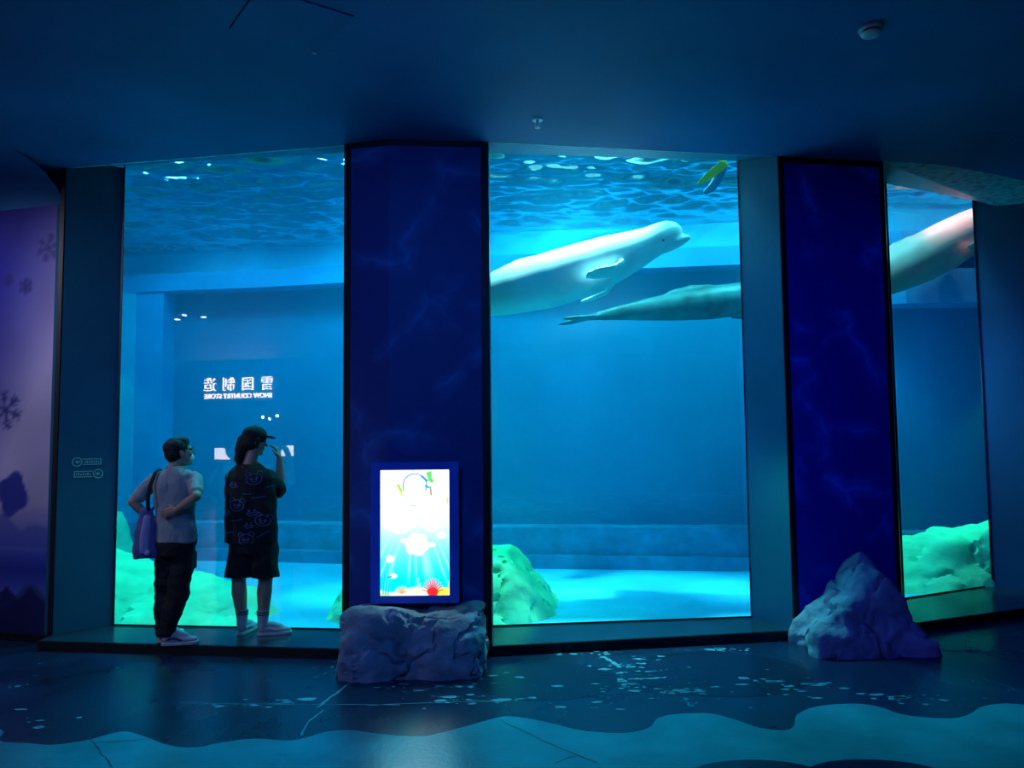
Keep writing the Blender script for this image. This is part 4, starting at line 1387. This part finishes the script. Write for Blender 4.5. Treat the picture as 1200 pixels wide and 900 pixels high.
# ---- visitor in the black printed t-shirt and cap, one hand raised to the brim
q = empty('person', (-2.232, 6.74, LZ))
tag(q, 'visitor in black cap, printed black t-shirt and shorts raising a hand to the brim', 'person')
hc2 = Vector((-0.025, 0.04, 1.655))
hr2 = head_frame((0.80, 0.58, -0.10), (0.0, 0.05, 1))
mb = MB()
add_head(mb, hc2, hr2, 1.02)
mb.limb([(-0.06, 0.0, 1.42), (-0.05, 0.005, 1.48), (-0.035, 0.02, 1.56)], [0.066, 0.058, 0.056], 16)
secs = [(0.84, 0.170, 0.125, -0.01), (0.95, 0.160, 0.12, -0.02), (1.10, 0.160, 0.12, -0.03), (1.25, 0.175, 0.12, -0.04), (1.37, 0.170, 0.11, -0.045), (1.44, 0.12, 0.085, -0.05)]
mb.loft([((x, 0, z), (1, 0, 0), (0, 1, 0), rx, ry) for z, rx, ry, x in secs], 24)
SL, SR = Vector((-0.195, 0.0, 1.345)), Vector((0.100, 0.02, 1.345))
EL, ER = Vector((-0.20, 0.14, 1.13)), Vector((0.185, 0.10, 1.215))
WL, WR = Vector((-0.06, 0.30, 1.20)), Vector((0.170, 0.13, 1.50))
for S, E_, W_ in ((SL, EL, WL), (SR, ER, WR)):
    mb.limb([S, (S + E_) / 2, E_], [0.062, 0.054, 0.046], 14)
    mb.limb([E_, (E_ * 0.6 + W_ * 0.4), W_], [0.045, 0.042, 0.030], 14)
add_hand(mb, WR, (-0.36, 0.06, 0.93), (-0.8, -0.1, -0.35), 1, 0.65, 1.02)
add_hand(mb, WL, (0.8, 0.4, 0.2), (0.2, 0.3, 0.9), 1, 0.7)
HL, HR = Vector((-0.10, 0.0, 0.82)), Vector((0.085, 0, 0.82))
KL, KR = Vector((-0.135, 0.01, 0.47)), Vector((0.095, 0.01, 0.47))
AL, AR = Vector((-0.108, 0.03, 0.09)), Vector((0.080, 0.0, 0.09))
for h_, k_, a_ in ((HL, KL, AL), (HR, KR, AR)):
    mb.limb([h_, (h_ + k_) / 2, k_], [0.095, 0.085, 0.062], 16)
    mb.limb([k_, k_ * 0.72 + a_ * 0.28 + Vector((0, -0.012, 0)), k_ * 0.35 + a_ * 0.65, a_], [0.058, 0.064, 0.050, 0.038], 16)
fuse(mb, 'body', 'skin', q, 0.0055, 5)
HP = lambda x, y, z: hc2 + hr2 @ Vector((x, y, z))
for s in (-1, 1):
    MB().ball(HP(s * 0.031, 0.080, 0.008), (0.011, 0.011, 0.011), n=10, m=8).build('eye', 'eye', q, sm=0)
# hair to the shoulder behind, below the cap
mb = MB()
mb.ball(HP(0, -0.045, -0.005), (0.086, 0.080, 0.095), hr2)
mb.limb([HP(-0.01, -0.090, 0.0), HP(-0.015, -0.105, -0.09), HP(-0.02, -0.110, -0.17), HP(-0.02, -0.105, -0.22)], [0.055, 0.052, 0.042, 0.020], 14)
for s in (-1, 1):
    mb.limb([HP(s * 0.075, 0.0, 0.02), HP(s * 0.078, -0.005, -0.05)], [0.02, 0.014], 8)
o = fuse(mb, 'hair', 'hair', q, 0.006, 3)
wrinkle(o, 0.008, 30, 6, (1, 1, 0.4))
# cap: crown, brim, button
cap = empty('cap')
cap.parent = q
mb = MB()
mb.ball(HP(0, -0.006, 0.050), (0.092, 0.112, 0.088), hr2, 20, 12)
fuse(mb, 'crown', 'black_cotton', cap, 0.007, 3)
mb = MB()
mb.limb([HP(0, 0.06, 0.048), HP(0, 0.12, 0.050), HP(0, 0.165, 0.040)], [0.080, 0.084, 0.060], 18, 0.10, hr2 @ Vector((0, 0, 1)))
mb.build('brim', 'black_cotton', cap, sm=0)
MB().ball(HP(0, -0.006, 0.137), (0.010, 0.010, 0.006), n=10, m=6).build('button', 'black_cotton', cap, sm=0)
# wide t-shirt
mb = MB()
secs = [(0.79, 0.228, 0.160, -0.030), (0.84, 0.228, 0.162, -0.030), (0.95, 0.222, 0.160, -0.035), (1.08, 0.218, 0.156, -0.040), (1.22, 0.220, 0.150, -0.045), (1.34, 0.212, 0.135, -0.046), (1.40, 0.185, 0.110, -0.048), (1.445, 0.118, 0.088, -0.05), (1.47, 0.082, 0.075, -0.05)]
mb.loft([((x, -0.004, z), (1, 0, 0), (0, 1, 0), rx, ry) for z, rx, ry, x in secs], 28)
for S, E_, m_ in ((SL, EL, 0.85), (SR, ER, 0.85)):
    mb.limb([S, S * 0.55 + E_ * 0.45, S * (1 - m_) + E_ * m_], [0.066, 0.072, 0.074], 16)
ts = fuse(mb, 't_shirt', 'black_cotton', q, 0.008, 5)
wrinkle(ts, 0.016, 6, 3, (1.5, 1.5, 0.7))
# pale outline prints laid on the cloth of the back
bvh = BVHTree.FromPolygons([v.co.copy() for v in ts.data.vertices], [tuple(p.vertices) for p in ts.data.polygons])
mb = MB()


def stroke(pts, w=0.0045):
    """ribbon pressed onto the shirt from behind"""
    hit = []
    for x, z in pts:
        h = bvh.ray_cast(Vector((x, -1.0, z)), Vector((0, 1, 0)))
        if h[0] is None:
            return
        hit.append(h[0] + h[1] * 0.0025)
    vs_, fs = [], []
    for i, p in enumerate(hit):
        d = (hit[min(i + 1, len(hit) - 1)] - hit[max(i - 1, 0)])
        if d.length < 1e-6:
            d = Vector((1, 0, 0))
        d.normalize()
        sd_ = d.cross(Vector((0, -1, 0)))
        if sd_.length < 1e-6:
            sd_ = Vector((0, 0, 1))
        sd_.normalize()
        vs_ += [p + sd_ * w / 2, p - sd_ * w / 2]
    fs = [(2 * i, 2 * i + 1, 2 * i + 3, 2 * i + 2) for i in range(len(hit) - 1)]
    mb.add(vs_, fs)


def face(cx, cz, r, tilt, kind):
    ca, sa = math.cos(tilt), math.sin(tilt)
    T = lambda x, z: (cx + (x * ca - z * sa) * r, cz + (x * sa + z * ca) * r)
    arc = lambda x, z, rx, rz, a0, a1, n=14: [T(x + rx * math.cos(a0 + (a1 - a0) * k / n), z + rz * math.sin(a0 + (a1 - a0) * k / n)) for k in range(n + 1)]
    if kind == 0:      # round face with two ears
        stroke(arc(0, 0, 1.0, 0.75, 0, 2 * math.pi, 24), 0.007)
        for s in (-1, 1):
            stroke(arc(s * 0.72, 0.66, 0.36, 0.34, -0.5, math.pi + 0.5), 0.007)
            stroke(arc(s * 0.36, 0.08, 0.10, 0.12, 0, 2 * math.pi, 8), 0.008)
        stroke(arc(0, -0.22, 0.30, 0.2, 0, 2 * math.pi, 12), 0.006)
    elif kind == 1:    # open grin
        stroke(arc(0, 0.1, 0.9, 0.6, math.pi, 2 * math.pi), 0.007)
        stroke([T(-0.9, 0.1), T(0, 0.0), T(0.9, 0.1)], 0.006)
        for s in (-1, 1):
            stroke(arc(s * 0.45, 0.42, 0.14, 0.16, 0, 2 * math.pi, 8), 0.007)
    else:              # short row of marks
        for k in range(6):
            x0 = -1.0 + k * 0.36
            stroke([T(x0, -0.12), T(x0 + 0.1, 0.14), T(x0 + 0.22, -0.1)], 0.006)


for a in ((0.03, 1.335, 0.060, 0.15, 0), (-0.145, 1.285, 0.042, -0.2, 1), (-0.105, 1.115, 0.062, -0.1, 0), (0.07, 1.18, 0.055, 0.1, 2), (0.02, 1.05, 0.048, 0.1, 1), (0.105, 0.985, 0.058, -0.25, 0), (-0.11, 0.99, 0.050, 0.15, 2),
          (0.0, 0.945, 0.040, 0.0, 1), (0.11, 0.87, 0.052, 0.5, 2), (-0.18, 0.885, 0.045, 0.2, 2), (-0.02, 0.80 + 0.03, 0.060, 0.05, 0), (-0.20, 1.05, 0.035, 0.3, 1), (-0.02, 1.21, 0.030, 0.0, 2), (0.155, 1.27, 0.035, 0.3, 2)):
    face(*a)
mb.build('shirt_print', 'shirt_print', ts)['kind'] = 'stuff'
# wide shorts
mb = MB()
mb.loft([((-0.01, 0, z), (1, 0, 0), (0, 1, 0), rx, ry) for z, rx, ry in ((0.70, 0.195, 0.135), (0.80, 0.20, 0.14), (0.86, 0.18, 0.13))], 24)
for h_, k_ in ((HL, KL), (HR, KR)):
    mb.loft([(h_ * (1 - t) + k_ * t, (1, 0, 0), (0, 1, 0), r, r * 1.05) for t, r in ((0.0, 0.10), (0.3, 0.108), (0.7, 0.114), (0.93, 0.117))], 22)
o = fuse(mb, 'shorts', 'black_cotton', q, 0.009, 4)
wrinkle(o, 0.014, 7, 12, (1.4, 1.4, 0.8))
for A_, yw in ((AL, R(80)), (AR, R(14))):
    mb = MB()
    mb.loft([(A_ + Vector((0, -0.002, z)), (1, 0, 0), (0, 1, 0), r, r) for z, r in ((-0.02, 0.044), (0.03, 0.045), (0.08, 0.048), (0.125, 0.052))], 18)
    sk = mb.build('sock', 'sock', q, sm=50)
    mb = MB()
    for z in (0.085, 0.105):
        mb.loft([(A_ + Vector((0, -0.002, z)), (1, 0, 0), (0, 1, 0), 0.0525, 0.0525), (A_ + Vector((0, -0.002, z + 0.008)), (1, 0, 0), (0, 1, 0), 0.0530, 0.0530)], 18)
    mb.build('sock_stripe', 'black_cotton', sk)
    dx = Vector((math.cos(yw), math.sin(yw), 0)) * 0.035
    shoe(q, A_ - dx + Vector((0, 0, -0.09)), yw, ('shoe_white', 'shoe_white', 'sock', 'sock'))
